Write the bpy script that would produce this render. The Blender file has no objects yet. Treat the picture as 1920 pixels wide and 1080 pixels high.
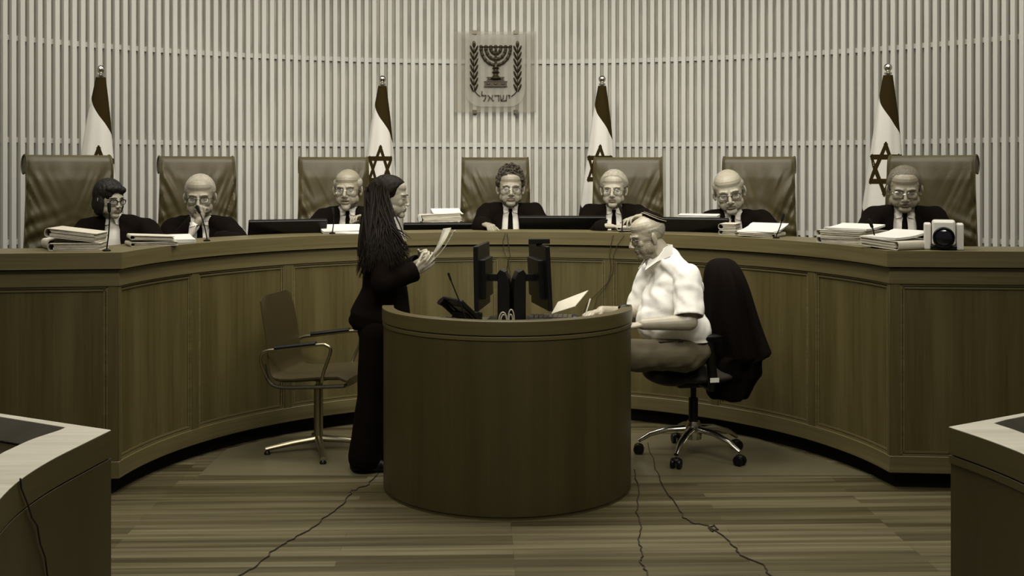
import bpy, math, random
import numpy as np
from mathutils import Vector, Matrix, Euler
from mathutils.bvhtree import BVHTree
random.seed(7); rng = np.random.default_rng(7)
C = bpy.context.scene.collection
S = bpy.context.scene
# ---------------------------------------------------------------- camera
F, YH, PSI, CX, CH = 2137.0, 314.6, 0.0286, -0.143, 1.62
cd = bpy.data.cameras.new('camera'); cam = bpy.data.objects.new('camera', cd); C.objects.link(cam)
cam.location = (CX, 0, CH); cam.rotation_euler = (math.pi/2, 0, -PSI)
cd.sensor_width = 36; cd.lens = F/1920*36; cd.shift_y = -(540-YH)/1920; cd.clip_start = .05
S.camera = cam
vs = S.view_settings
vs.view_transform = 'Standard'; vs.look = 'None'; vs.gamma = 1; vs.use_curve_mapping = False
vs.exposure = 0.0
# ---------------------------------------------------------------- world and lights
w = bpy.data.worlds.new('world'); S.world = w; w.use_nodes = True
w.node_tree.nodes['Background'].inputs[0].default_value = (1.0, .95, .86, 1)
w.node_tree.nodes['Background'].inputs[1].default_value = 0.09
def area(name, loc, aim, sx, sy, power, spread=180, col=(1, .965, .895)):
    l = bpy.data.lights.new(name, 'AREA'); l.shape = 'RECTANGLE'; l.size = sx; l.size_y = sy
    l.energy = power; l.color = col; l.spread = math.radians(spread)
    o = bpy.data.objects.new(name, l); C.objects.link(o); o.location = loc
    o.rotation_euler = (Vector(aim)-Vector(loc)).to_track_quat('-Z', 'Y').to_euler()
    return o
area('ceiling_light_well', (0, 6.0, 4.4), (0, 6.15, 0), 2.4, 1.2, 100, 150)
area('ceiling_light_bench', (0, 7.2, 4.3), (0, 8.6, 1.0), 6.0, .5, 88, 160)
area('ceiling_light_left', (-3.2, 5.3, 4.3), (-4.2, 7.3, 1.0), .8, 2.5, 42, 160)
area('ceiling_light_right', (3.2, 5.3, 4.3), (4.2, 7.3, 1.0), .8, 2.5, 42, 160)
area('front_fill_light', (0, 2.2, 4.6), (0, 8.4, 1.1), 4.0, .8, 42, 60)  # added fill that brightens the faces from the front, not a seen lamp
area('ceiling_light_front', (0, 2.9, 4.4), (0, 3.0, 0), 4.5, 1.0, 60, 100)
# ---------------------------------------------------------------- projection helpers (photo pixel -> place)
cs, sn = math.cos(PSI), math.sin(PSI)
def P(px, py, t):
    u = (px-960)/F
    return Vector((CX+t*(cs*u+sn), t*(cs-sn*u), CH-(py-YH)/F*t))
def G(px, py, h=0.0):
    return P(px, py, (CH-h)*F/(py-YH))
CC, CR, CT = 5.495, 1.937, 1.470      # centre, radius, half angle of the curved bench front
def ring(px, R):
    u = (px-960)/F; rx = cs*u+sn; rz = cs-sn*u
    ox, oz = CX, -CC; a = rx*rx+rz*rz; b = 2*(ox*rx+oz*rz); d = ox*ox+oz*oz-R*R
    return (-b+math.sqrt(max(b*b-4*a*d, 0)))/(2*a)
def RP(px, R, z):
    p = P(px, YH, ring(px, R)); return Vector((p.x, p.y, z))
# ---------------------------------------------------------------- materials
MATS = {}
def mat(name, col, rough=.6, metal=0, var=0, scale=8, bump=0, bscale=60, stretch=(1, 1, 1), spec=.5, sheen=0, trans=0, coat=0, alpha=1):
    if name in MATS: return MATS[name]
    m = bpy.data.materials.new(name); m.use_nodes = True; nt = m.node_tree; b = nt.nodes['Principled BSDF']
    b.inputs['Base Color'].default_value = (*col, 1); b.inputs['Roughness'].default_value = rough
    b.inputs['Metallic'].default_value = metal; b.inputs['Specular IOR Level'].default_value = spec
    b.inputs['Sheen Weight'].default_value = sheen; b.inputs['Transmission Weight'].default_value = trans
    b.inputs['Coat Weight'].default_value = coat; b.inputs['Alpha'].default_value = alpha
    if var or bump:
        tc = nt.nodes.new('ShaderNodeTexCoord'); mp = nt.nodes.new('ShaderNodeMapping'); mp.inputs['Scale'].default_value = stretch
        nt.links.new(tc.outputs['Object'], mp.inputs['Vector'])
    if var:
        n = nt.nodes.new('ShaderNodeTexNoise'); n.inputs['Scale'].default_value = scale; n.inputs['Detail'].default_value = 5
        nt.links.new(mp.outputs[0], n.inputs['Vector'])
        r = nt.nodes.new('ShaderNodeValToRGB'); r.color_ramp.elements[0].position = .3; r.color_ramp.elements[1].position = .7
        r.color_ramp.elements[0].color = (*[c*(1-var) for c in col], 1); r.color_ramp.elements[1].color = (*[min(1, c*(1+var)) for c in col], 1)
        nt.links.new(n.outputs['Fac'], r.inputs['Fac']); nt.links.new(r.outputs['Color'], b.inputs['Base Color'])
    if bump:
        n = nt.nodes.new('ShaderNodeTexNoise'); n.inputs['Scale'].default_value = bscale; n.inputs['Detail'].default_value = 4
        nt.links.new(mp.outputs[0], n.inputs['Vector'])
        bp = nt.nodes.new('ShaderNodeBump'); bp.inputs['Strength'].default_value = bump; bp.inputs['Distance'].default_value = .01
        nt.links.new(n.outputs['Fac'], bp.inputs['Height']); nt.links.new(bp.outputs[0], b.inputs['Normal'])
    MATS[name] = m; return m
def wood(name, dark, light, sx, sy, rough=.42, bands=0):
    """grain in the UV plane: u runs along the piece, v up it (metres)"""
    if name in MATS: return MATS[name]
    m = bpy.data.materials.new(name); m.use_nodes = True; nt = m.node_tree; b = nt.nodes['Principled BSDF']
    uv = nt.nodes.new('ShaderNodeUVMap'); uv.uv_map = 'uv'
    def noise(a, c, det, dist=0):
        mp = nt.nodes.new('ShaderNodeMapping'); mp.inputs['Scale'].default_value = (a, c, 1)
        nt.links.new(uv.outputs[0], mp.inputs['Vector'])
        n = nt.nodes.new('ShaderNodeTexNoise'); n.inputs['Scale'].default_value = 1; n.inputs['Detail'].default_value = det
        n.inputs['Distortion'].default_value = dist; nt.links.new(mp.outputs[0], n.inputs['Vector']); return n
    n1 = noise(sx, sy, 6, .4); n2 = noise(sx*.12, sy*.25, 2)
    mx = nt.nodes.new('ShaderNodeMix'); mx.data_type = 'FLOAT'; mx.inputs[0].default_value = .5
    nt.links.new(n1.outputs['Fac'], mx.inputs[2]); nt.links.new(n2.outputs['Fac'], mx.inputs[3])
    fac = mx.outputs[0]
    if bands:
        n3 = noise(bands, .0001, 0)
        mx2 = nt.nodes.new('ShaderNodeMix'); mx2.data_type = 'FLOAT'; mx2.inputs[0].default_value = .35
        nt.links.new(fac, mx2.inputs[2]); nt.links.new(n3.outputs['Fac'], mx2.inputs[3]); fac = mx2.outputs[0]
    r = nt.nodes.new('ShaderNodeValToRGB'); r.color_ramp.elements[0].position = .36; r.color_ramp.elements[1].position = .66
    r.color_ramp.elements[0].color = (*dark, 1); r.color_ramp.elements[1].color = (*light, 1)
    nt.links.new(fac, r.inputs['Fac']); nt.links.new(r.outputs['Color'], b.inputs['Base Color'])
    b.inputs['Roughness'].default_value = rough; MATS[name] = m; return m
WD, WL = (.056, .043, .011), (.112, .090, .033)
wood_v = wood('oak_vertical', WD, WL, 55, 2.2, .42, 9)
wood_h = wood('oak_horizontal', (.085, .067, .024), (.135, .110, .046), 2.0, 60)
wood_d = wood('oak_desk', (.036, .0265, .0055), (.055, .042, .0115), 40, 1.2, .45, 8)
wood_dh = wood('oak_desk_horizontal', (.055, .042, .011), (.080, .063, .021), 2, 60)
wood_top_lit = wood('oak_top_lit', (.34, .315, .24), (.46, .43, .34), 3, 40, .5)  # desk rim tops: overhead light put into the colour, paler than the other oak
slat_m = mat('painted_slat', (.46, .445, .39), .6, var=.05, scale=2, stretch=(1, 1, .3))
gap_m = mat('backing_board', (.40, .375, .305), .8, var=.22, scale=3.5, stretch=(1, 1, 1))
blk = mat('black_plastic', (.004, .003, .002), .4, spec=.25)
blk_m = mat('black_matte', (.004, .003, .002), .8, spec=.15)
robe_m = mat('robe_cloth', (.0038, .0020, .0010), .9, bump=.5, bscale=14, stretch=(1, 1, .35), spec=.07)
suit_m = mat('suit_cloth', (.0036, .0019, .0009), .9, bump=.3, bscale=14, spec=.06)
leather = mat('tan_leather', (.052, .041, .0145), .46, var=.12, scale=6, bump=.12, bscale=220, spec=.35)
leather_d = mat('tan_leather_side', (.045, .033, .012), .5)
shirt_m = mat('white_shirt', (.62, .58, .49), .8, bump=.25, bscale=16)
skin_m = mat('skin', (.225, .198, .137), .5, var=.08, scale=25)
skin_l = mat('skin_light', (.30, .27, .195), .5, var=.06, scale=25)
lip_m = mat('lips', (.17, .13, .085), .5)
hair_d = mat('hair_dark', (.007, .0045, .0025), .6, spec=.25, bump=.8, bscale=60, stretch=(1, 1, .15))
hair_b = mat('hair_brown', (.0075, .0045, .002), .6, spec=.10, bump=.5, bscale=60, stretch=(1, 1, .15))
hair_g = mat('hair_grey', (.27, .245, .185), .7, bump=.5, bscale=120, var=.2, scale=60)
hair_s = mat('hair_salt', (.10, .085, .055), .7, bump=.5, bscale=120, var=.3, scale=60)
eye_w = mat('eye_white', (.42, .40, .34), .3)
eye_i = mat('eye_iris', (.012, .01, .006), .2)
metal = mat('chrome', (.55, .52, .44), .18, 1)
metal_b = mat('brushed_metal', (.30, .265, .17), .34, 1)
metal_d = mat('dark_metal', (.09, .08, .055), .35, .9)
paper = mat('paper', (.56, .54, .475), .8, var=.04, scale=4)
paper_e = mat('paper_edges', (.40, .365, .28), .85, var=.25, scale=200, stretch=(.1, .1, 1))
folder = mat('folder_card', (.47, .43, .33), .75, var=.1, scale=10)
white_p = mat('white_plastic', (.62, .59, .50), .35)
bronze = mat('bronze', (.034, .025, .009), .4, .4)
flag_w = mat('flag_white', (.52, .495, .43), .8)
flag_b = mat('flag_stripe', (.020, .0125, .002), .95, spec=.1)
# ---------------------------------------------------------------- mesh builder
class MB:
    def __init__(s): s.v = []; s.f = []; s.m = []; s.uv = {}
    def add(s, vs, fs, m=0, uvs=None):
        o = len(s.v); s.v += [tuple(v) for v in vs]
        for i, f in enumerate(fs):
            if uvs: s.uv[len(s.f)] = uvs[i]
            s.f.append([o+k for k in f]); s.m.append(m)
        return s
    def box(s, c, d, R=None, m=0):
        hx, hy, hz = d[0]/2, d[1]/2, d[2]/2; c = Vector(c)
        vs = [Vector((x, y, z)) for x in (-hx, hx) for y in (-hy, hy) for z in (-hz, hz)]
        if R is not None:
            R = R if isinstance(R, Matrix) else Euler(R).to_matrix()
            vs = [R @ v for v in vs]
        fs = [(0, 1, 3, 2), (4, 6, 7, 5), (0, 4, 5, 1), (2, 3, 7, 6), (0, 2, 6, 4), (1, 5, 7, 3)]
        return s.add([v+c for v in vs], fs, m)
    def ell(s, c, r, R=None, n=14, m=0):
        c = Vector(c); vs = []; k = n//2
        if R is not None and not isinstance(R, Matrix): R = Euler(R).to_matrix()
        def tr(x, y, z):
            v = Vector((x*r[0], y*r[1], z*r[2])); return (R @ v if R is not None else v)+c
        vs.append(tr(0, 0, 1))
        for i in range(1, k):
            a = math.pi*i/k
            for j in range(n):
                b = 2*math.pi*j/n; vs.append(tr(math.sin(a)*math.cos(b), math.sin(a)*math.sin(b), math.cos(a)))
        vs.append(tr(0, 0, -1)); fs = []
        for j in range(n): fs.append((0, 1+j, 1+(j+1) % n))
        for i in range(k-2):
            for j in range(n):
                a = 1+i*n+j; b = 1+i*n+(j+1) % n; fs.append((a, a+n, b+n, b))
        l = len(vs)-1; o = 1+(k-2)*n
        for j in range(n): fs.append((l, o+(j+1) % n, o+j))
        return s.add(vs, fs, m)
    def cap(s, a, ra, b, rb, n=12, m=0, sq=None):
        """tapered capsule"""
        a = Vector(a); b = Vector(b); d = (b-a); L = d.length
        if L < 1e-6: return s.ell(a, (ra, ra, ra), n=n, m=m)
        q = d.to_track_quat('Z', 'Y').to_matrix(); vs = []
        prof = []
        for i in range(1, 4): t = math.pi/2*i/4; prof.append((ra*math.sin(t), -ra*math.cos(t)))
        prof += [(ra, 0), (rb, L)]
        for i in range(3, 0, -1): t = math.pi/2*i/4; prof.append((rb*math.sin(t), L+rb*math.cos(t)))
        vs.append(a+q @ Vector((0, 0, -ra)))
        for r, z in prof:
            for j in range(n):
                t = 2*math.pi*j/n; vs.append(a+q @ Vector((r*math.cos(t), r*math.sin(t), z)))
        vs.append(a+q @ Vector((0, 0, L+rb))); fs = []; K = len(prof)
        for j in range(n): fs.append((0, 1+(j+1) % n, 1+j))
        for i in range(K-1):
            for j in range(n):
                p = 1+i*n+j; o = 1+i*n+(j+1) % n; fs.append((p, o, o+n, p+n))
        l = len(vs)-1; o = 1+(K-1)*n
        for j in range(n): fs.append((l, o+j, o+(j+1) % n))
        return s.add(vs, fs, m)
    def tube(s, pts, r, n=8, m=0, closed=False, flat=1.0):
        pts = [Vector(p) for p in pts]; N = len(pts); rs = r if isinstance(r, (list, tuple)) else [r]*N
        vs = []; up = None
        for i, p in enumerate(pts):
            if closed: t = pts[(i+1) % N]-pts[i-1]
            else: t = pts[min(i+1, N-1)]-pts[max(i-1, 0)]
            t.normalize()
            if up is None:
                up = Vector((0, 0, 1)) if abs(t.z) < .9 else Vector((1, 0, 0))
            x = t.cross(up)
            if x.length < 1e-6: x = t.orthogonal()
            x.normalize(); y = x.cross(t).normalized(); up = y
            for j in range(n):
                a = 2*math.pi*j/n; vs.append(p+rs[i]*(math.cos(a)*x+flat*math.sin(a)*y))
        fs = []
        for i in range(N if closed else N-1):
            for j in range(n):
                a = i*n+j; b = i*n+(j+1) % n; c = ((i+1) % N)*n; fs.append((a, b, c+(j+1) % n, c+j))
        if not closed: fs.append(list(range(n-1, -1, -1))); fs.append([(N-1)*n+j for j in range(n)])
        return s.add(vs, fs, m)
    def lathe(s, prof, c=(0, 0, 0), n=24, m=0, R=None):
        c = Vector(c); vs = []; fs = []
        for r, z in prof:
            for j in range(n):
                a = 2*math.pi*j/n; v = Vector((r*math.cos(a), r*math.sin(a), z)); vs.append((R @ v if R is not None else v)+c)
        for i in range(len(prof)-1):
            for j in range(n):
                a = i*n+j; b = i*n+(j+1) % n; fs.append((a, b, b+n, a+n))
        fs.append(list(range(n-1, -1, -1))); fs.append([(len(prof)-1)*n+j for j in range(n)])
        return s.add(vs, fs, m)
    def prism(s, poly, z0, z1, m=0, mt=None):
        n = len(poly); L = [0]
        for i in range(n): L.append(L[-1]+math.dist(poly[i], poly[(i+1) % n]))
        vs = [(x, y, z0) for x, y in poly]+[(x, y, z1) for x, y in poly]
        s.add(vs, [(i, (i+1) % n, n+(i+1) % n, n+i) for i in range(n)], m,
              [[(L[i], z0), (L[i+1], z0), (L[i+1], z1), (L[i], z1)] for i in range(n)])
        s.add(vs, [list(range(n-1, -1, -1)), list(range(n, 2*n))], m if mt is None else mt,
              [[(x, y) for x, y in poly[::-1]], [(x, y) for x, y in poly]]); return s
    def sweep(s, pts, nrm, z0, z1, f, b, m=0):
        """solid band along a plan path; f, b = front and back offset along nrm"""
        N = len(pts); vs = []; fs = []; uv = []; L = [0]
        for i in range(1, N): L.append(L[-1]+math.dist(pts[i], pts[i-1]))
        for p, q in zip(pts, nrm):
            for o, z in ((f, z0), (f, z1), (b, z1), (b, z0)): vs.append((p[0]+q[0]*o, p[1]+q[1]*o, z))
        for i in range(N-1):
            for j in range(4):
                a = i*4+j; c = i*4+(j+1) % 4; fs.append((a, c, c+4, a+4))
                v = ((z0, z1), (0, abs(f-b)), (z1, z0), (0, abs(f-b)))[j]
                uv.append([(L[i], v[0]), (L[i], v[1]), (L[i+1], v[1]), (L[i+1], v[0])])
        fs += [(3, 2, 1, 0), tuple((N-1)*4+j for j in range(4))]; uv += [[(0, z0), (0, z1), (.1, z1), (.1, z0)]]*2
        return s.add(vs, fs, m, uv)
def crv(pts, n=5):
    '''smooth path through the points'''
    p = [Vector(q) for q in pts]; out = []
    for i in range(len(p)-1):
        a, b, c, d = p[max(i-1, 0)], p[i], p[i+1], p[min(i+2, len(p)-1)]
        for k in range(n):
            s = k/n; out.append((b*2+(c-a)*s+(a*2-b*5+c*4-d)*s**2+(b*3-a-c*3+d)*s**3)*.5)
    return out+[p[-1]]
ROOT = {}
def mkmesh(name, v, f, mi=None, uv=None):
    me = bpy.data.meshes.new(name); me.from_pydata([tuple(x) for x in v] if not isinstance(v, np.ndarray) else v.tolist(), [], f if isinstance(f, list) else f.tolist())
    if mi is not None: me.polygons.foreach_set('material_index', np.asarray(mi, dtype=np.int32))
    if uv:
        l = me.uv_layers.new(name='uv')
        for pi, co in uv.items():
            p = me.polygons[pi]
            for k, li in enumerate(p.loop_indices): l.data[li].uv = co[k]
    return me
def recalc(me):
    import bmesh
    bm = bmesh.new(); bm.from_mesh(me); bmesh.ops.recalc_face_normals(bm, faces=bm.faces); bm.to_mesh(me); bm.free()
def part(name, mb, mats, parent=None, world=False, smooth=True, bevel=0, label=None, kind=None):
    if isinstance(mb, MB): me = mkmesh(name, mb.v, mb.f, mb.m, mb.uv)
    else: me = mkmesh(name, *mb)
    if isinstance(mb, MB): recalc(me)
    for m in (mats if isinstance(mats, (list, tuple)) else [mats]): me.materials.append(m)
    if world and parent is not None: me.transform(ROOT[parent.name].inverted())
    if smooth:
        me.polygons.foreach_set('use_smooth', [True]*len(me.polygons))
        if isinstance(mb, MB): me.set_sharp_from_angle(angle=math.radians(38))
    o = bpy.data.objects.new(name, me); C.objects.link(o)
    if parent is not None: o.parent = parent; ROOT[o.name] = ROOT[parent.name]
    if bevel:
        b = o.modifiers.new('bevel', 'BEVEL'); b.width = bevel; b.segments = 2; b.limit_method = 'ANGLE'; b.angle_limit = math.radians(50)
    if label: o['label'] = label
    if kind: o['kind'] = kind
    return o
def thing(name, label, cat, loc=(0, 0, 0), rz=0, group=None):
    o = bpy.data.objects.new(name, None); C.objects.link(o); o.empty_display_size = .1
    o.location = loc; o.rotation_euler = (0, 0, rz); o['label'] = label; o['category'] = cat
    if group: o['group'] = group
    ROOT[o.name] = Matrix.Translation(Vector(loc)) @ Matrix.Rotation(rz, 4, 'Z'); return o
def tag(o, label, cat, group=None):
    o['label'] = label; o['category'] = cat
    if group: o['group'] = group
    return o
def voxel(mb, size, smooth=2):
    """union of closed shapes as one continuous surface -> numpy verts, faces"""
    me = mkmesh('tmp', mb.v, mb.f); o = bpy.data.objects.new('tmp', me); C.objects.link(o)
    r = o.modifiers.new('r', 'REMESH'); r.mode = 'VOXEL'; r.voxel_size = size; r.adaptivity = 0
    if smooth:
        sm = o.modifiers.new('s', 'SMOOTH'); sm.factor = .5; sm.iterations = smooth
    dg = bpy.context.evaluated_depsgraph_get(); dg.update(); ev = o.evaluated_get(dg); m2 = bpy.data.meshes.new_from_object(ev)
    n = len(m2.vertices); v = np.empty(n*3); m2.vertices.foreach_get('co', v); v = v.reshape(-1, 3)
    fs = np.empty(len(m2.loops), dtype=np.int32); m2.loops.foreach_get('vertex_index', fs)
    tot = np.empty(len(m2.polygons), dtype=np.int32); m2.polygons.foreach_get('loop_total', tot)
    assert (tot == 4).all(); fs = fs.reshape(-1, 4)
    bpy.data.objects.remove(o); bpy.data.meshes.remove(me); bpy.data.meshes.remove(m2)
    return v, fs
def delete_faces(v, f, kill):
    f = f[~kill]
    if kill.any():      # even out the cut edge
        e = np.sort(np.concatenate([f[:, [0, 1]], f[:, [1, 2]], f[:, [2, 3]], f[:, [3, 0]]]), axis=1)
        u, c = np.unique(e, axis=0, return_counts=True); u = u[c == 1]; v = v.copy()
        for _ in range(14):
            acc = np.zeros_like(v); cnt = np.zeros(len(v))
            for a, b in ((0, 1), (1, 0)): np.add.at(acc, u[:, a], v[u[:, b]]); np.add.at(cnt, u[:, a], 1)
            k = cnt > 0; v[k] = .4*v[k]+.6*acc[k]/cnt[k][:, None]
    used = np.unique(f); mp = -np.ones(len(v), dtype=np.int64); mp[used] = np.arange(len(used)); return v[used], mp[f]
# ================================================================ THE SETTING
# floor of wooden strips running across the room
def floor_mat():
    m = bpy.data.materials.new('strip_floor'); m.use_nodes = True; nt = m.node_tree; b = nt.nodes['Principled BSDF']
    tc = nt.nodes.new('ShaderNodeTexCoord')
    br = nt.nodes.new('ShaderNodeTexBrick'); br.inputs['Scale'].default_value = 1; br.inputs['Brick Width'].default_value = 1.7
    br.inputs['Row Height'].default_value = .062; br.inputs['Mortar Size'].default_value = .0011; br.inputs['Mortar Smooth'].default_value = .3
    br.offset = .43; br.offset_frequency = 3; br.inputs['Bias'].default_value = 0
    br.inputs['Color1'].default_value = (.056, .045, .017, 1); br.inputs['Color2'].default_value = (.15, .129, .068, 1); br.inputs['Mortar'].default_value = (.05, .038, .014, 1)
    nt.links.new(tc.outputs['Object'], br.inputs['Vector'])
    def noise(a, c, det):
        mp = nt.nodes.new('ShaderNodeMapping'); mp.inputs['Scale'].default_value = (a, c, 1)
        nt.links.new(tc.outputs['Object'], mp.inputs['Vector'])
        n = nt.nodes.new('ShaderNodeTexNoise'); n.inputs['Scale'].default_value = 1; n.inputs['Detail'].default_value = det
        nt.links.new(mp.outputs[0], n.inputs['Vector']); return n
    r = nt.nodes.new('ShaderNodeValToRGB'); r.color_ramp.elements[0].position = .3; r.color_ramp.elements[1].position = .72
    r.color_ramp.elements[0].color = (.45, .42, .36, 1); r.color_ramp.elements[1].color = (1.25, 1.25, 1.3, 1)
    nt.links.new(noise(.8, 26, 6).outputs['Fac'], r.inputs['Fac'])
    mx = nt.nodes.new('ShaderNodeMix'); mx.data_type = 'RGBA'; mx.blend_type = 'MULTIPLY'; mx.inputs[0].default_value = 1
    nt.links.new(br.outputs['Color'], mx.inputs[6]); nt.links.new(r.outputs['Color'], mx.inputs[7]); nt.links.new(mx.outputs[2], b.inputs['Base Color'])
    b.inputs['Roughness'].default_value = .38; return m
fl = part('floor', MB().box((0, 5, -.05), (16, 14, .1)), floor_mat(), smooth=False); fl['kind'] = 'structure'
# raised platform behind the bench
PZ = .30
def arc(R, a0, a1, n): return [(R*math.sin(a0+(a1-a0)*i/n), CC+R*math.cos(a0+(a1-a0)*i/n)) for i in range(n+1)]
def arcn(a0, a1, n): return [(-math.sin(a0+(a1-a0)*i/n), -math.cos(a0+(a1-a0)*i/n)) for i in range(n+1)]
A1 = 1.75
pl = MB().sweep(arc(2.35, -A1, A1, 60), arcn(-A1, A1, 60), 0.002, PZ, 0, -1.95); o = part('trim_1', pl, wood_h); o['kind'] = 'structure'; o['label'] = 'raised platform behind the bench'
# curved slatted wall, concentric with the bench
RW = 4.198; WA = 1.62; Wtop = 3.55
wl = MB().sweep(arc(RW+.058, -WA, WA, 120), arcn(-WA, WA, 120), 0, Wtop, 0, -.12); o = part('wall_back', wl, gap_m); o['kind'] = 'structure'
sl = MB(); SP = .0654; nsl = int(WA*RW/SP)
for i in range(-nsl, nsl+1):
    th = (i+.22)*SP/RW; hw = .0168/RW
    a = [(RW*math.sin(t), CC+RW*math.cos(t)) for t in (th-hw, th+hw)]
    b = [((RW+.07)*math.sin(t), CC+(RW+.07)*math.cos(t)) for t in (th+hw, th-hw)]
    sl.prism(a+b, PZ, Wtop)
o = part('trim_2', sl, slat_m, smooth=False); o['kind'] = 'structure'; o['label'] = 'vertical slats of the curved wall'
for k, zc in enumerate((2.525, 1.815, 1.104)):
    bt = MB().sweep(arc(RW+.034, -WA, WA, 160), arcn(-WA, WA, 160), zc-.0185, zc+.0185, 0, -.035)
    o = part('trim_%d' % (3+k), bt, slat_m); o['kind'] = 'structure'; o['label'] = ('upper', 'middle', 'lower')[k]+' horizontal batten between the wall slats'
# smooth mat under the clerk's desk
mp_ = [G(372, 893), G(1640, 893), G(1500, 852), G(1400, 815), G(540, 815), G(425, 843)]
mat_m = mat('mat_vinyl', (.115, .099, .054), .3, var=.05, scale=4)
mo = tag(part('floor_mat', MB().prism([(p.x, p.y) for p in mp_], .0005, .004), mat_m, smooth=False), 'large smooth brown floor mat under the round desk and office chairs', 'mat')
# ================================================================ THE CURVED BENCH
bench = thing('judges_bench', 'long concave oak judges bench with recessed panels and dark toe kick', 'bench', (0, CC+CR, 0))
WG = .109
def bench_path(off=0, n=96, wl_=2.6):
    pts = []; nr = []
    e = (CR*math.sin(CT), CC+CR*math.cos(CT))
    d = (math.cos(WG), -math.sin(WG)); nw = (-math.sin(WG), -math.cos(WG))
    arcn_ = (-math.sin(CT), -math.cos(CT))
    bis = (nw[0]+arcn_[0], nw[1]+arcn_[1]); l = math.hypot(*bis); bis = (bis[0]/l, bis[1]/l); k = 1/(bis[0]*nw[0]+bis[1]*nw[1])
    k = min(k, 1.6)
    right = [((e[0]+d[0]*s, e[1]+d[1]*s), nw) for s in (wl_,)]
    right.append((e, (bis[0]*k, bis[1]*k)))
    L = [((-p[0], p[1]), (-q[0], q[1])) for p, q in right]
    mid = [((CR*math.sin(t), CC+CR*math.cos(t)), (-math.sin(t), -math.cos(t))) for t in [(-CT+2*CT*i/n) for i in range(1, n)]]
    allp = L+mid+right[::-1]
    return [a for a, b in allp], [b for a, b in allp]
bp, bn = bench_path()
ct = [(p[0]+q[0]*.03, p[1]+q[1]*.03) for p, q in zip(bp, bn)]
def slab(back):
    yb = bp[1][1]+back+.02; tb = math.acos((yb-CC)/(CR+back))
    return [(bp[0][0], yb+.28), (-(CR+back)*math.sin(tb), yb)]+[((CR+back)*math.sin(t), CC+(CR+back)*math.cos(t)) for t in [-tb+2*tb*i/60 for i in range(1, 60)]]+[((CR+back)*math.sin(tb), yb), (bp[-1][0], yb+.28)]
bk = slab(.30); bk[0] = (bp[0][0], bp[0][1]+.33); bk[-1] = (bp[-1][0], bp[-1][1]+.33)
part('countertop', MB().prism(ct+bk[::-1], 1.1225, 1.203), wood_h, bench, True, bevel=.004)
ib = slab(.28); ob = slab(.57); ib[0] = (bp[0][0], bp[0][1]+.31); ib[-1] = (bp[-1][0], bp[-1][1]+.31); ob[0] = (bp[0][0], bp[0][1]+.60); ob[-1] = (bp[-1][0], bp[-1][1]+.60)
part('worktop', MB().prism(ib+ob[::-1], 1.09, 1.1215), wood_h, bench, True)
part('frieze_rail', MB().sweep(bp, bn, 1.035, 1.116, 0.006, -.03), wood_h, bench, True, bevel=.002)
part('reveal', MB().sweep(bp, bn, 1.114, 1.124, -.012, -.03), blk_m, bench, True)
part('base_rail', MB().sweep(bp, bn, .084, .168, .006, -.03), wood_h, bench, True, bevel=.002)
part('toe_kick', MB().sweep(bp, bn, 0, .086, -.045, -.07), blk_m, bench, True)
part('back_board', MB().sweep(bp, bn, .08, 1.12, -.031, -.05), wood_h, bench, True)
def ang(px):
    p = P(px, YH, ring(px, CR)); return math.atan2(p.x, p.y-CC)
st = [-CT]+[ang(x) for x in (366, 541, 748, 941, 1142, 1340, 1522)]+[CT]
HW = .026/CR
def seg(a0, a1, n=14): return arc(CR, a0, a1, n), arcn(a0, a1, n)
for i, a in enumerate(st):
    lo = a-HW if i > 0 else a; hi = a+HW if i < 8 else a
    part('stile', MB().sweep(*seg(lo, hi, 4), .166, 1.037, .002, -.03), wood_v, bench, True, bevel=.0015)
def framed(pts_f, nm):
    part('panel', MB().sweep(*pts_f(.024), .19, 1.011, -.012, -.032), wood_v, bench, True)
    pm = MB(); 
    pm.sweep(*pts_f(0), .166, .178, -.002, -.02); pm.sweep(*pts_f(0), 1.025, 1.037, -.002, -.02)
    pm.sweep(*pts_f(.008), .182, .192, -.006, -.025); pm.sweep(*pts_f(.008), 1.010, 1.020, -.006, -.025)
    for e in (0, 1):
        pm.sweep(*pts_f(0, e, .010), .166, 1.037, -.002, -.02); pm.sweep(*pts_f(.014, e, .009), .18, 1.022, -.006, -.025)
    part('moulding', pm, wood_h, bench, True)
for i in range(8):
    a0, a1 = st[i]+(HW if i else .014), st[i+1]-(HW if i < 7 else .014)
    def pf(ins, end=None, wd=0, a0=a0, a1=a1):
        b0, b1 = a0+ins/CR, a1-ins/CR
        if end == 0: b1 = b0+wd/CR
        if end == 1: b0 = b1-wd/CR
        return seg(b0, b1, 14 if end is None else 2)
    framed(pf, i)
for sg in (-1, 1):
    e = Vector((CR*math.sin(CT), CC+CR*math.cos(CT))); d = Vector((math.cos(WG), -math.sin(WG)))
    def wf(ins, end=None, wd=0, sg=sg, e=e, d=d, a=.05, b=1.35):
        b0, b1 = a+ins, b-ins
        if end == 0: b1 = b0+wd
        if end == 1: b0 = b1-wd
        p = [e+d*b0, e+d*b1]; return [(sg*q.x, q.y) for q in p], [(-sg*math.sin(WG), -math.cos(WG))]*2
    framed(wf, 0)
    for s0, s1 in ((0.002, .05), (1.35, 1.41)):
        p = [e+d*s0, e+d*s1]; part('stile', MB().sweep([(sg*q.x, q.y) for q in p], [(-sg*math.sin(WG), -math.cos(WG))]*2, .166, 1.037, .002, -.03), wood_v, bench, True)
    wf2 = lambda ins, end=None, wd=0, wf=wf: wf(ins, end, wd, a=1.41, b=2.58)
    framed(wf2, 0)
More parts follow.
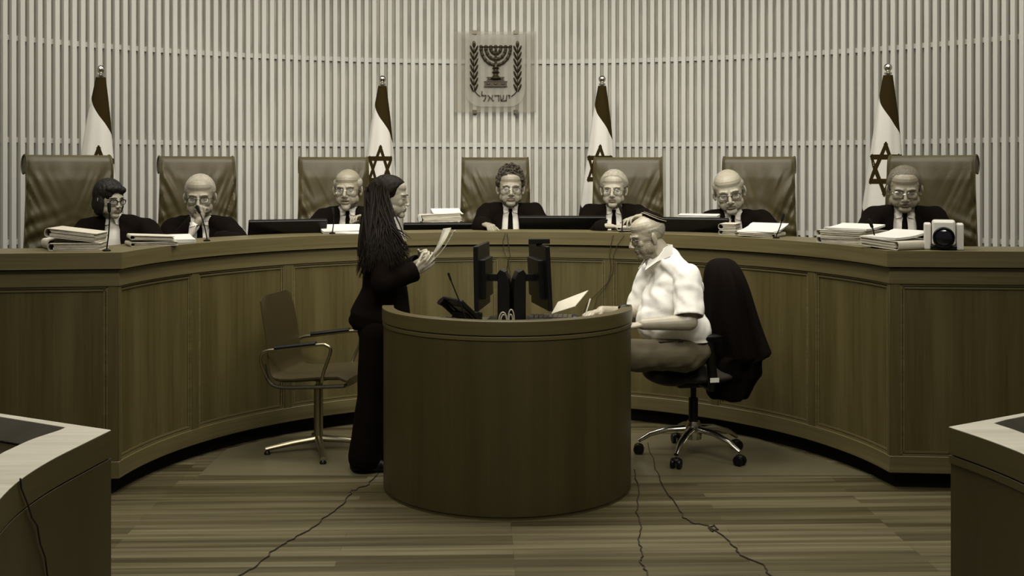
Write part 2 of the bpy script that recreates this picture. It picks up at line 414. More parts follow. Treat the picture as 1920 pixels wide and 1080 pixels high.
# ================================================================ ROUND CLERK DESK
DZ, DR, DH = 5.8555, .6356, .9163
desk = thing('clerk_desk', 'half-round oak clerk desk with raised rim in the middle of the floor', 'desk', (0, DZ, 0))
def dp(R, a0=-math.pi/2, a1=math.pi/2, n=48):
    p = [(R*math.sin(a0+(a1-a0)*i/n), DZ-R*math.cos(a0+(a1-a0)*i/n)) for i in range(n+1)]
    q = [(math.sin(a0+(a1-a0)*i/n), -math.cos(a0+(a1-a0)*i/n)) for i in range(n+1)]; return p, q
P1 = dp(DR); X1 = 1.62
part('rim', MB().sweep(*P1, DH-.068, DH, .004, -.055), wood_dh, desk, True, bevel=.003)
part('moulding', MB().sweep(*P1, DH-.092, DH-.073, .001, -.03), wood_dh, desk, True, bevel=.002)
part('front_panel', MB().sweep(*P1, .018, DH-.066, -.003, -.03), wood_d, desk, True)
part('base_strip', MB().sweep(*P1, 0, .02, -.008, -.03), wood_dh, desk, True)
wtp = dp(DR-.03)[0]+[(DR-.03, DZ+.14), (-.30, DZ+.14)]
wtm = mat('worktop_laminate', (.10, .085, .05), .4)
part('worktop', MB().prism(wtp, .805, .835), wtm, desk, True, smooth=False)
part('side_panel', MB().box((-.29, DZ+.07, .41), (.02, .13, .79)), wood_d, desk, True, smooth=False)
part('side_panel', MB().box((DR-.045, DZ+.07, .41), (.02, .13, .79)), wood_d, desk, True, smooth=False)
# ================================================================ FOREGROUND DESKS
def smooth_line(p, k0):
    '''round the run of points after the sharp corner k0'''
    q = p[:k0+1]
    for i in range(k0, len(p)-1):
        a, b_, c_, d_ = p[i-1] if i > k0 else p[i], p[i], p[i+1], p[min(i+2, len(p)-1)]
        for s_ in (.25, .5, .75, 1): q.append(b_*(1)+((c_-a)*s_+(a*2-b_*5+c_*4-d_)*s_**2+(b_*3-a-c_*3+d_)*s_**3)*.5)
    return q
def front_desk(outer, inner, label, side, hh=.9):
    o_ = smooth_line([G(x, y, hh) for x, y in outer], 3); i_ = smooth_line([G(x, y, hh) for x, y in inner], 3)
    for L_ in (o_, i_):
        L_.insert(0, L_[0]+(L_[0]-L_[1])*1.6); 
    dd = (o_[-1]-o_[-2]).normalized(); o_.append(o_[-1]+dd*.5+Vector((side*.25, 0, 0))); i_.append(i_[-1]+dd*.5+Vector((side*.25, 0, 0)))
    c = sum(o_, Vector())/len(o_); r = thing('counsel_desk', label, 'desk', (c.x, c.y, 0))
    n = len(o_)
    rim = MB(); vs = [(p.x, p.y, hh) for p in o_]+[(p.x, p.y, hh) for p in i_]+[(p.x, p.y, hh-.07) for p in o_]+[(p.x, p.y, hh-.07) for p in i_]
    fs = []; uv = []
    for k in range(n-1):
        for q in ((k, k+1, n+k+1, n+k), (2*n+k, 3*n+k, 3*n+k+1, 2*n+k+1), (k, 2*n+k, 2*n+k+1, k+1), (n+k, n+k+1, 3*n+k+1, 3*n+k)):
            fs.append(q); uv.append([(vs[a][0]+vs[a][1]*.3, vs[a][2]+vs[a][1]) for a in q])
    for k in (0, n-1):
        q = (k, n+k, 3*n+k, 2*n+k); fs.append(q); uv.append([(0, 0), (.1, 0), (.1, .1), (0, .1)])
    fm = [0]*len(fs)
    rim.add(vs, fs, 0, uv); part('rim', rim, wood_top_lit, r, True, smooth=False, bevel=.002)
    for nm, z0, z1, ins, mt in (('fascia', hh-.074, hh-.001, .002, wood_dh), ('moulding', hh-.10, hh-.079, .0, wood_dh), ('front_panel', .0, hh-.078, -.006 if side > 0 else .001, wood_d)):
        if nm == 'moulding' and side < 0: continue
        pb = MB(); vs = []; fs = []; uv = []; L = 0
        for k, (p, q) in enumerate(zip(o_, i_)):
            dq = (q-p).normalized()
            a = p-dq*ins; b_ = p+dq*.02
            vs += [(a.x, a.y, z0), (a.x, a.y, z1), (b_.x, b_.y, z1), (b_.x, b_.y, z0)]
        for k in range(n-1):
            dl = (o_[k+1]-o_[k]).length
            for j in range(4):
                fs.append((k*4+j, k*4+(j+1) % 4, k*4+4+(j+1) % 4, k*4+4+j))
                v = ((z0, z1), (0, .02), (z1, z0), (0, .02))[j]; uv.append([(L, v[0]), (L, v[1]), (L+dl, v[1]), (L+dl, v[0])])
            L += dl
        fs += [(0, 1, 2, 3), tuple((n-1)*4+j for j in range(4))]; uv += [[(0, z0), (0, z1), (.02, z1), (.02, z0)]]*2
        part(nm, pb.add(vs, fs, 0, uv), mt, r, True, bevel=.001)
    poly = [(p.x, p.y) for p in i_]
    part('worktop', MB().prism(poly, hh-.10, hh-.075), mat('desk_leather', (.022, .016, .006), .8, spec=.1), r, True, smooth=False)
    return r
# left: back edge from off-frame to the corner, then the concave front edge towards the camera
lo = [(-300, 738), (0, 775), (120, 793), (208, 806), (157, 831), (94, 863), (38, 899), (0, 935), (-40, 985), (-70, 1060)]
li = [(-300, 744), (0, 781), (80, 794), (122, 801), (108, 807), (60, 823), (20, 841), (0, 851), (-60, 888), (-120, 940)]
ldesk = front_desk(lo, li, 'oak counsel desk with pale curved rim in the lower left corner of the photo', -1)
ro = [(2200, 726), (1920, 774), (1850, 787), (1779, 800), (1825, 815), (1870, 831), (1920, 851), (1975, 878), (2040, 925), (2080, 985)]
ri = [(2200, 731), (1920, 780), (1885, 787), (1864, 793), (1876, 797), (1895, 803), (1920, 812), (1990, 838), (2090, 872), (2160, 930)]
rdesk = front_desk(ro, ri, 'oak counsel desk with pale angled rim in the lower right corner of the photo', 1)
# ================================================================ HIGH-BACKED LEATHER CHAIRS
def make_judge_chair(wd, label, seed):
    from mathutils import noise
    r = thing('judge_chair', label, 'chair', (0, 0, PZ), 0, 'high-backed leather chairs behind the bench')
    # back profile in (y, z); y>0 is rearwards
    zs = np.linspace(.42, 1.31, 80); top = 1.398; rr = .058
    prof = [(.0+.05*(1-(z-.42)/.9)**2-.02*math.sin(math.pi*(z-.42)/.9), z) for z in zs]
    cy, cz = prof[-1][0]+rr, top-rr
    for k in range(1, 19):
        a = math.pi-k*math.pi*1.42/18; prof.append((cy+rr*math.cos(a), cz+rr*math.sin(a)))
    nf = len(prof)
    back = [(cy-.012, cz-rr*.75), (cy-.02, 1.2), (cy-.01, .9), (cy+.02, .6), (cy+.04, .42)]
    prof += back; n = len(prof); M = 60; mb = MB(); vs = []
    for i in range(M+1):
        u = -1+2*i/M
        for j, (y, z) in enumerate(prof):
            half = wd/2*(1-.085*max(0, (z-.55))/.85)
            x = u*half; dy = 0; dz = 0
            if j < nf:
                e = abs(u); fz = min(1, max(0, (1.35-z)/.10)); sd = 1 if u > 0 else -1
                q = noise.noise(Vector((u*1.1+seed, z*2.0, 0)))
                fx_, fy_ = (z-.55*e), e
                w1 = fz*(.06+e**1.6)*math.exp(-((1.13-z)/.24)**2)
                n1 = noise.noise(Vector((fx_*15+sd*9+seed*3, fy_*2.0, 1.3+q)))
                dy -= .034*w1*n1*(1 if e < .95 else .7)
                w2 = math.exp(-((z-.88)/.15)**2)*fz
                n2 = noise.noise(Vector((u*1.2+seed, (z+.12*e)*17, 5.1+q)))
                dy -= .034*w2*n2*(.5+.5*e)
                dy -= .012*fz*noise.noise(Vector((u*3, z*3, seed)))
                dy -= .018*(1-e**4)*fz
                dy += .012*max(0, (e-.93)/.07)
            vs.append((x, y+dy, z+dz))
    fs = []; fm = []
    for i in range(M):
        for j in range(n):
            a = i*n+j; b = i*n+(j+1) % n; fs.append((a, b, b+n, a+n)); fm.append(0)
    mb.add(vs, fs, 0); mb.add([vs[j] for j in range(n)], [list(range(n))], 1); mb.add([vs[M*n+j] for j in range(n)], [list(range(n-1, -1, -1))], 1)
    part('backrest', mb, [leather, leather_d], r)
    pi = MB()
    for sx in (-1, 1):
        i = 0 if sx < 0 else M
        pi.tube([(vs[i*n+j][0]+sx*.001, vs[i*n+j][1], vs[i*n+j][2]) for j in range(nf)], .006, 6)
    part('piping', pi, leather, r)
    se = MB().ell((0, -.22, .43), (wd/2, .29, .075), n=24); part('seat', se, leather, r)
    for sx in (-1, 1):
        a = MB().tube([(sx*(wd/2+.01), .02, .60), (sx*(wd/2+.03), -.1, .64), (sx*(wd/2+.03), -.3, .64), (sx*(wd/2+.02), -.36, .56), (sx*(wd/2-.02), -.34, .42)], .022, 8); part('armrest', a, leather_d, r)
    part('column', MB().lathe([(.03, .06), (.03, .40), (.12, .41)], (0, -.2, 0), 16), metal_d, r)
    b = MB()
    for k in range(5):
        t = 2*math.pi*k/5; b.tube([(0, -.2, .07), (.3*math.cos(t), -.2+.3*math.sin(t), .035)], [.03, .02], 8); b.ell((.29*math.cos(t), -.2+.29*math.sin(t), .022), (.02, .02, .02), n=8)
    part('base', b, metal_d, r)
    return r
# photo x of the chair, facing angle (deg, + turns to image right), width, label
chairs = [(134, 37, .545, 'leather chair at the far left end, behind the smiling woman in glasses'),
          (372, 25, .53, 'leather chair behind the grey cropped man holding his fist to his mouth'),
          (627, 13, .53, 'leather chair behind the bald man speaking, left of the standing woman'),
          (929, 1, .535, 'leather chair right under the wall emblem, behind the curly haired man'),
          (1177, -9, .535, 'leather chair behind the grey haired man with outstretched hand'),
          (1421, -20, .53, 'leather chair behind the bald man in glasses bending over files'),
          (1743, -37, .56, 'leather chair at the far right end, behind the white video camera')]
for k, (px, fa, wd, lb) in enumerate(chairs):
    p = RP(px, 3.0, PZ); r = make_judge_chair(wd, 'high-backed tan '+lb, 10+k)
    r.location = p; r.rotation_euler = (0, 0, math.radians(fa)); ROOT[r.name] = Matrix.Translation(p) @ Matrix.Rotation(math.radians(fa), 4, 'Z')
# ================================================================ FLAGS
def flag(px, pyt, lab, k):
    t = ring(px, 3.6); zt = P(px, pyt, t).z; b = P(px, YH, t); s = t/F
    face = math.atan2(b.x-CX, b.y)
    r = thing('flag', lab, 'flag', (b.x, b.y, PZ), -face, 'flags on poles along the slatted wall')
    zt -= PZ
    part('pole', MB().lathe([(.013, .02), (.013, zt-.07)], n=12), metal, r)
    part('pole_base', MB().lathe([(.15, 0), (.15, .02), (.03, .05), (.02, .12)], n=28), metal_d, r)
    part('finial', MB().lathe([(.012, zt-.075), (.026, zt-.072), (.026, zt-.060), (.012, zt-.056), (.012, zt-.048)], n=16).ell((0, 0, zt-.024), (.029, .029, .029), n=20), metal, r)
    z0 = zt-.078
    def rad(d, ph):
        base = .032+.155*min(d, .28)+.112*max(0, min(d-.28, .9))
        return base*(1+.05*math.sin(3*ph+k)*min(1, d*3)+.03*math.sin(7*ph+2*k)*min(1, d*2))
    def surf(ph, d, off=0):
        q = rad(d, ph)+off
        return (q*math.sin(ph)-.03*min(d, 1), -q*.72*math.cos(ph), z0-d)
    t0 = lambda ph: .13+.33*(max(0, min(1, (ph+1.7)/3.4)))**1.25+ (0 if ph < 1.7 else .05)
    t1 = lambda ph: .90+.34*max(0, min(1, (ph+1.7)/3.4))
    N = 72; vs = []; K = [0, .25, .5, .75, 1]; rows = []
    for i in range(N):
        ph = -math.pi+2*math.pi*i/N
        ds = [t0(ph)*q/6 for q in range(7)]+[t0(ph)+(t1(ph)-t0(ph))*q/10 for q in range(1, 11)]+[t1(ph)+(1.22-t1(ph))*q/6 for q in range(1, 7)]
        rows.append(len(ds)); vs += [surf(ph, d) for d in ds]
    K = rows[0]; fs = []; fm = []
    for i in range(N):
        for j in range(K-1):
            a = i*K+j; b2 = ((i+1) % N)*K+j; fs.append((a, a+1, b2+1, b2)); fm.append(1 if (j < 6 or 16 <= j < 19) else 0)
    mb = MB(); mb.add(vs, fs); mb.m = fm; c = part('cloth', mb, [flag_w, flag_b], r)
    mb.add
    # six-pointed star as strips lying on the cloth
    st_ = MB(); R_ = .168; cd_ = .655; wv = .0175
    for up in (0, 1):
        tri = [(R_*math.sin(a), R_*math.cos(a)) for a in [math.pi*up+2*math.pi*q/3 for q in range(3)]]
        for q in range(3):
            a = Vector(tri[q]); b3 = Vector(tri[(q+1) % 3]); d = (b3-a).normalized(); nn = Vector((-d.y, d.x)); a = a-d*wv*1.0; b3 = b3+d*wv*1.0
            n = 22; gv = []
            for i in range(n+1):
                p = a+(b3-a)*i/n
                for sgn in (-1, 1):
                    x, y = p+nn*sgn*wv
                    d_ = cd_-y; rr = rad(d_, 0); sx = max(-.999, min(.999, x*.62/rr)); ph = math.asin(sx)+ (-.15 if 0 else 0)
                    gv += [surf(ph, d_, .0022), surf(ph, d_, -.001)]
            gf = []
            for i in range(n):
                o = i*4; gf += [(o, o+2, o+6, o+4), (o+1, o+5, o+7, o+3), (o, o+4, o+5, o+1), (o+2, o+3, o+7, o+6)]
            gf += [(0, 1, 3, 2), (n*4, n*4+2, n*4+3, n*4+1)]
            st_.add(gv, gf)
    s_ = part('star', st_, flag_b, c); ROOT[s_.name] = ROOT[r.name]
    return r
flag(189, 123.5, 'draped flag with star behind the leftmost leather chair', 0)
flag(717, 142.5, 'draped flag with star directly behind the standing woman', 1)
flag(1129, 142.5, 'draped flag with star between wall emblem and the outstretched hand man', 2)
flag(1665, 120, 'draped flag with star behind the rightmost leather chair', 3)
# ================================================================ WALL EMBLEM
YE = CC+RW-.035; te = YE*cs  # depth of plaque plane
def E_(px, py, dy=0):
    u = (px-960)/F; t = (YE+dy)/(cs-sn*u); return P(px, py, t)
em = thing('wall_emblem', 'glass plaque with bronze candelabrum and leaf sprays hung on slatted wall', 'emblem', E_(928, 205))
glass = bpy.data.materials.new('plaque_glass'); glass.use_nodes = True; nt = glass.node_tree
b = nt.nodes['Principled BSDF']; b.inputs['Base Color'].default_value = (.34, .31, .23, 1); b.inputs['Roughness'].default_value = .15; b.inputs['Alpha'].default_value = .22
shield_m = bpy.data.materials.new('frosted_shield'); shield_m.use_nodes = True
b = shield_m.node_tree.nodes['Principled BSDF']; b.inputs['Base Color'].default_value = (.42, .39, .31, 1); b.inputs['Roughness'].default_value = .5; b.inputs['Alpha'].default_value = .24
def flat(mb, poly, d0, d1):
    a = [E_(x, y, 0) for x, y in poly]; n = len(a)
    vs = [Vector((p.x, p.y-d0, p.z)) for p in a]+[Vector((p.x, p.y-d1, p.z)) for p in a]
    mb.add(vs, [list(range(n-1, -1, -1)), list(range(n, 2*n))]+[(i, (i+1) % n, n+(i+1) % n, n+i) for i in range(n)]); return mb
part('glass_plate', flat(MB(), [(851, 59), (1005, 59), (1005, 210), (851, 210)], .0, .008), glass, em, True, smooth=False, bevel=.001)
sh = [(873, 66), (985, 66), (984, 172)]+[(955+28*math.cos(a), 172+28*math.sin(a)) for a in [math.pi/2*q/8 for q in range(1, 9)]]+[(903+30*math.cos(a), 172+28*math.sin(a)) for a in [math.pi/2+math.pi/2*q/8 for q in range(9)]]
part('shield', flat(MB(), sh, .010, .015), shield_m, em, True, smooth=False)
for x in (890, 967):
    for y0, y1 in ((57, 64), (206, 213)):
        fx = MB(); flat(fx, [(x-4, y0), (x+4, y0), (x+4, y1), (x-4, y1)], -.03, .012)
        part('fixing', fx, metal_d, em, True, smooth=False)
sc = te/F
def q3(px, py, d=.022): v = E_(px, py); return Vector((v.x, v.y-d, v.z))
men = MB(); cxm = 929.5
for ro_, n in ((27.5, 28), (18.5, 22), (9.5, 16)):
    pts = [q3(cxm-ro_*math.cos(math.pi*i/n), 90+ro_*1.17*math.sin(math.pi*i/n)) for i in range(n+1)]
    men.tube(pts, 2.9*sc, 8)
    for i in range(1, n, 3): men.ell(q3(cxm-ro_*math.cos(math.pi*i/n), 90+ro_*1.17*math.sin(math.pi*i/n), .024), (3.6*sc,)*3, n=8)
men.tube([q3(cxm, 87), q3(cxm, 128)], 2.2*sc, 8)
for k in range(7):
    x = cxm+(k-3)*9.2; men.ell(q3(x, 87.5, .024), (3.4*sc, 3*sc, 2.6*sc), n=10); men.ell(q3(x, 95, .024), (2.8*sc, 3*sc, 3*sc), n=8)
men.tube([q3(cxm-29, 88.5), q3(cxm+29, 88.5)], 1.5*sc, 6)
pr = [(3, 122), (4, 126), (7, 128), (4, 131), (4.5, 133), (7.5, 136), (4, 139), (5, 142), (9, 146), (10, 148)]
c0 = q3(cxm, 148); men.lathe([(r_*sc*1.0, (148-y)*sc) for r_, y in pr][::-1], c0, 16)
part('candelabrum', men, bronze, em, True)
bs = MB()
for x0, x1, y0, y1, d in ((913.5, 944.5, 144.5, 152, .02), (908.5, 950, 152.5, 163, .026)):
    flat(bs, [(x0, y0), (x1, y0), (x1, y1), (x0, y1)], .012, d)
    flat(bs, [(x0-1, y0), (x1+1, y0), (x1+1, y0+1.5), (x0-1, y0+1.5)], .012, d+.004); flat(bs, [(x0-1, y1-1.5), (x1+1, y1-1.5), (x1+1, y1), (x0-1, y1)], .012, d+.004)
    for f in (.17, .5, .83):
        xm = x0+(x1-x0)*f; bs.ell(q3(xm, (y0+y1)/2, d), (3.6*sc, 1.2*sc, 1.8*sc), n=8)
part('pedestal', bs, bronze, em, True)
for sx in (-1, 1):
    br = MB(); xb = 929.5+sx*40.7
    stem = [(xb, 84), (xb+sx*.5, 120), (xb, 160), (xb-sx*1.5, 171), (xb-sx*6, 177), (xb-sx*11.5, 181)]
    br.tube([q3(x, y, .02) for x, y in stem], [1.0*sc]*4+[1.1*sc, 1.0*sc], 6)
    def leaf(x, y, ang, L, W):
        d = Vector((math.cos(ang), math.sin(ang)))
        a = q3(x, y, .018); b_ = q3(x+d.x*L, y+d.y*L, .028); m = (a+b_)/2; q = (b_-a).to_track_quat('Z', 'Y').to_matrix()
        br.ell(m, (W*sc, 1.8*sc, (b_-a).length/2), R=q, n=10)
    leaf(xb, 90, -math.pi/2, 13, 3.2)
    for k in range(7):
        y = 101+k*12.0
        for s2 in (-1, 1): leaf(xb+s2*.8, y, -math.pi/2+s2*.40, 17, 3.7)
    part('olive_branch', br, bronze, em, True)
tx = MB()
def bar(x0, y0, x1, y1, w_=1.5):
    w_ *= 1.3
    a = Vector((x0, y0)); b_ = Vector((x1, y1)); d = (b_-a).normalized(); n = Vector((-d.y, d.x))*w_/2; a = a-d*w_*.3; b_ = b_+d*w_*.3
    flat(tx, [tuple(a+n), tuple(b_+n), tuple(b_-n), tuple(a-n)], .013, .021)
bar(903.5, 172, 903.5, 179.5, 1.8); bar(903.5, 179.5, 911, 179.5, 2); bar(911, 179.5, 910, 185); bar(910, 185, 907, 189.5, 1.8)      # lamed
bar(915, 179, 925, 189.5, 1.8); bar(923.5, 179, 922.5, 184); bar(918, 183, 915.5, 189.5)                                                # alef
bar(927.5, 179.5, 935, 179.5, 2); bar(935, 179.5, 935, 189.5, 1.6)                                                                      # resh
bar(938, 179, 939.5, 189, 1.6); bar(939.5, 189, 949, 189, 2); bar(949, 189, 950, 179, 1.6); bar(944, 179, 943.5, 185, 1.5); bar(943.5, 185, 940, 188, 1.3)   # shin
bar(953, 179, 955.5, 179.5, 2); bar(955.5, 179.5, 955, 184, 1.6)                                                                        # yod
part('lettering', tx, bronze, em, True, smooth=False)
# ================================================================ THINGS ON THE BENCH
BT = 1.203
def t_edge(px):
    t = ring(px, CR-.03); q = P(px, YH, t); eX, eY = bp[1][0], bp[1][1]
    if abs(q.x) <= abs(eX)*.999 and q.y > eY: return t
    a, b = P(px, YH, 0), P(px, YH, 10); sg = 1 if px > 960 else -1      # wing front line
    c = Vector((sg*abs(eX), eY-.03)); d = Vector((sg*math.cos(WG), -math.sin(WG)))
    den = (b.x-a.x)*d.y-(b.y-a.y)*d.x; s_ = ((c.x-a.x)*d.y-(c.y-a.y)*d.x)/den; return s_*10
def bench_pt(px, back=.2, z=BT):
    p = P(px, YH, t_edge(px)+back); return Vector((p.x, p.y, z))
def facing(p): return -math.atan2(p.x-CX, p.y)      # rotation so that local -Y looks back at the camera
def frame(px, back, z=BT, extra=0):
    p = bench_pt(px, back, z); return p, facing(p)+math.radians(extra)
def monitor(px0, px1, pyt, lab, back=.16, extra=0, skew=0):
    px = (px0+px1)/2; p, rz = frame(px, back+.34-.09, 1.1225, extra); t = t_edge(px)+back+.25; wd = (px1-px0)*t/F/math.cos(math.radians(extra)); zt = P(px, pyt, t).z-1.1225
    r = thing('desk_monitor', lab, 'monitor', p, rz, 'low black monitors sunk in the bench top')
    th = math.radians(28); h = (zt-.012)/math.cos(th)
    R = Euler((-th, 0, 0)).to_matrix() if 0 else Matrix.Rotation(th, 3, 'X')
    c = Vector((0, 0, zt/2+.002)); c.y = .02
    part('housing', MB().box(c, (wd, .03, h), R), blk, r, bevel=.006, smooth=False)
    sc_ = c+R @ Vector((0, .0165, 0)); part('screen', MB().box(sc_, (wd-.03, .002, h-.03), R), mat('screen_glass', (.01, .01, .01), .1), r, smooth=False)
    sl_ = c+R @ Vector((0, -.016, -h*.18)); part('vent_slot', MB().box(sl_, (wd*.6, .003, .006), R), metal_d, r, smooth=False)
    part('foot', MB().box((0, .04, .006), (wd*.5, .14, .012)), blk, r, bevel=.004, smooth=False)
    return r
monitor(468, 612, 411, 'black monitor lying low on bench between two bald and cropped men', back=.12, extra=10)
monitor(757, 905, 417, 'black monitor lying low right behind the papers the woman holds', back=.14, extra=4)
monitor(973, 1136, 404.5, 'black monitor with pale slot, right of the curly haired man', back=.14)
monitor(1245, 1366, 407.5, 'black monitor right behind the skullcap of the seated clerk', back=.12, extra=-10)
def loose(px, back, z, lab, w_=.21, d=.297, h=.004, extra=0, tilt=0, name='paper_sheets', cat='papers', group=None):
    p, rz = frame(px, back, z, extra); r = thing(name, lab, cat, p, rz, group)
    mb = MB(); n = max(2, int(h/.0035)); rr = random.Random(int(px*10+z*1000))
    for i in range(n):
        a = rr.uniform(-.06, .06); N = 6; vs = []; M_ = Matrix.Rotation(a, 3, 'Z')
        zz = h*(i+.5)/n; th = h/n*.4
        for k in range(N+1):
            y = -d/2+d*k/N; c = tilt*((k/N)**2)*.06
            for x in (-w_/2, w_/2):
                for s_ in (-1, 1): vs.append(M_ @ Vector((x, y, zz+c+s_*th+rr.uniform(0, .0012))))
        fs = []
        for k in range(N):
            o = k*4; fs += [(o+1, o+3, o+7, o+5), (o, o+4, o+6, o+2), (o, o+1, o+5, o+4), (o+2, o+6, o+7, o+3)]
        fs += [(0, 2, 3, 1), (N*4, N*4+1, N*4+3, N*4+2)]; mb.add(vs, fs)
    part('sheets', mb, paper, r, smooth=False); return r
def binder(px, back, z, lab, w_=.30, d=.24, h=.05, extra=0, slant=0, ring_side=-1, group=None, open_=False):
    """file: two card covers, curved spine at one side, the pages between"""
    p, rz = frame(px, back, z, extra); r = thing('case_file', lab, 'file', p, rz, group); rr = random.Random(int(px*7+z*1000))
    R = Matrix.Rotation(math.radians(slant), 3, 'Y'); off = Vector((0, 0, abs(math.sin(math.radians(slant)))*w_/2))
    def bx(c, dd, a=0): return [R @ Matrix.Rotation(a, 3, 'Z'), R @ Vector(c)+off, dd]
    cv = MB()
    for zz in (.002, h-.002):
        q = bx((0, 0, zz), (w_, d, .0035), rr.uniform(-.03, .03)); cv.box(q[1], q[2], q[0])
    sp = [(ring_side*(w_/2+.5*h*math.sin(a)*.6), h/2-h/2*math.cos(a)) for a in [math.pi*i/8 for i in range(9)]]
    vs = []
    for x, zz in sp:
        for y in (-d/2, d/2):
            for k in (1, .9): vs.append(R @ Vector((x*(1 if k == 1 else .985), y, h/2+(zz-h/2)*k))+off)
    fs = []
    for i in range(8): o = i*4; fs += [(o, o+4, o+6, o+2), (o+1, o+3, o+7, o+5), (o, o+1, o+5, o+4), (o+2, o+6, o+7, o+3)]
    fs += [(0, 2, 3, 1), (32, 33, 35, 34)]; cv.add(vs, fs); part('cover', cv, folder, r, smooth=False)
    pg = MB(); n = 5
    for i in range(n):
        q = bx((rr.uniform(-.004, .004)-ring_side*.006, rr.uniform(-.006, .002), .006+(h-.012)*(i+.5)/n), (w_-.02, d-.012, (h-.012)/n*.92), rr.uniform(-.02, .02)); pg.box(q[1], q[2], q[0])
    part('pages', pg, paper_e, r, smooth=False); return r
g1 = 'files stacked before the smiling woman'; g7 = 'files stacked before the rightmost man'
binder(150, .24, BT+.001, 'lowest thick pale file in the stack left of the smiling woman', .24, .22, .038, -12, group=g1)
binder(146, .25, BT+.041, 'thick slanting file on top of the stack left of the smiling woman', .24, .22, .045, -18, 7, group=g1)
binder(104, .30, BT+.001, 'small bent pale folder at the very left end of files', .07, .2, .05, 10, -8)
binder(285, .22, BT+.001, 'lower pale file between the smiling woman and the cropped man', .24, .20, .022, 10)
binder(283, .23, BT+.026, 'upper pale file between the smiling woman and the cropped man', .22, .2, .024, 6, 3, ring_side=-1)
loose(336, .24, BT+.001, 'thin pale sheets beside the elbow of the cropped man', .15, .2, .02, 8, .3)
loose(640, .24, BT+.001, 'open white papers before the bald man who is speaking', .26, .22, .018, 8, .5)
loose(655, .12, BT+.001, 'single white leaf at bench edge below the speaking man', .16, .14, .004, -14, .3)
binder(828, .485, 1.1225, 'thick closed file hidden under the ring binder beside the curly haired man', .26, .15, .12, 4)
binder(826, .485, 1.244, 'ring binder lying between the standing woman and the curly haired man', .28, .17, .055, 4, -3, ring_side=-1)
loose(838, .485, 1.302, 'white leaves on the ring binder near the curly haired man', .2, .15, .006, 12, .5)
binder(1200, .30, BT+.001, 'white file under the outstretched hand left of the skullcap', .26, .26, .02, -6, 2)
binder(1372, .30, BT+.001, 'lower thin file between black monitor and the bending bald man', .10, .2, .03, -14)
binder(1370, .31, BT+.034, 'upper thin file between black monitor and the bending bald man', .10, .2, .035, -10)
loose(1310, .475, 1.1225, 'white paper just behind the black monitor at the skullcap', .26, .13, .188, -8, .1)
binder(1428, .24, BT+.001, 'open pale file before the bald man bending over', .22, .24, .022, -16, 2, ring_side=1)
loose(1430, .24, BT+.026, 'curling white sheets on the open file of the bending man', .24, .22, .010, -24, .7)
binder(1600, .26, BT+.001, 'bottom file in the stack left of the rightmost man', .30, .24, .036, -28, group=g7)
binder(1598, .26, BT+.039, 'middle file in the stack left of the rightmost man', .29, .24, .034, -33, group=g7)
loose(1602, .26, BT+.075, 'white sheets topping the stack left of the rightmost man', .26, .2, .012, -30, .3)
binder(1680, .20, BT+.001, 'thick open brief lying right below the dark tie of the rightmost man', .26, .26, .045, -44, 3, ring_side=1)
loose(1678, .20, BT+.050, 'curling white pages on the brief below the rightmost man', .24, .24, .012, -44, .5)
def mic(px, back, base_py, top, lab, mid=None, r_=.0035):
    p, rz = frame(px, back, BT); t = t_edge(px)+back
    r = thing('gooseneck_microphone', lab, 'microphone', p, 0, 'gooseneck microphones on the bench')
    T = P(top[0], top[1], t+.02)-p; B = Vector((0, 0, .012)); M_ = (B+T)/2+Vector((.01 if mid is None else mid, 0, .01))
    cvp = [B*(1-s)**2+M_*2*s*(1-s)+T*s*s for s in [i/12 for i in range(13)]]
    part('base', MB().lathe([(.02, 0), (.02, .006), (.008, .012)], n=20), blk, r); part('stem', MB().tube(cvp, r_, 8), blk_m, r)
    d = (cvp[-1]-cvp[-2]).normalized(); part('head', MB().cap(T, .008, T+d*.035, .010, 12), blk_m, r); return r
mic(200, .10, 0, (205, 396), 'thin microphone in front of the smiling woman')
mic(388, .10, 0, (374, 398), 'thin microphone at the fist of the cropped man')
mic(623, .12, 0, (625, 402), 'thin microphone in front of the bald man who is speaking')
mic(1166, .12, 0, (1165, 398), 'thin microphone in front of the outstretched hand man')
mic(1455, .12, 0, (1466, 413), 'thin microphone right of the bending bald man')
mic(1640, .10, 0, (1635, 425), 'thin microphone left of the rightmost man')
# video camera on the bench end
p, rz = frame(1769, .12); vc = thing('video_camera', 'white robotic video camera with big round black lens on bench end', 'camera', p, rz+.02)
s_ = (t_edge(1769)+.12)/F
for sx in (-1, 1): part('arm', MB().box((sx*28.5*s_, .0, 25*s_), (13*s_, .09, 50*s_)), white_p, vc, bevel=.008, smooth=False)
part('head', MB().box((0, -.005, 32*s_), (41*s_, .12, 47*s_)), white_p, vc, bevel=.012, smooth=False)
ln = MB().lathe([(19.5*s_, 0), (19.5*s_, .018), (17.5*s_, .022), (17*s_, .010), (8*s_, .004)], (0, -.063, 24*s_), 40, R=Matrix.Rotation(math.pi/2, 3, 'X'))
lo_ = part('lens', ln, blk, vc); part('lens_glass', MB().lathe([(16.8*s_, 0), (14*s_, .006), (8*s_, .010), (.001, .011)], (0, -.073, 24*s_), 40, R=Matrix.Rotation(math.pi/2, 3, 'X')), mat('lens_glass', (.01, .008, .012), .08), lo_)
part('base', MB().box((0, 0, 5*s_), (46*s_, .12, 8*s_)), blk, vc, bevel=.004, smooth=False)
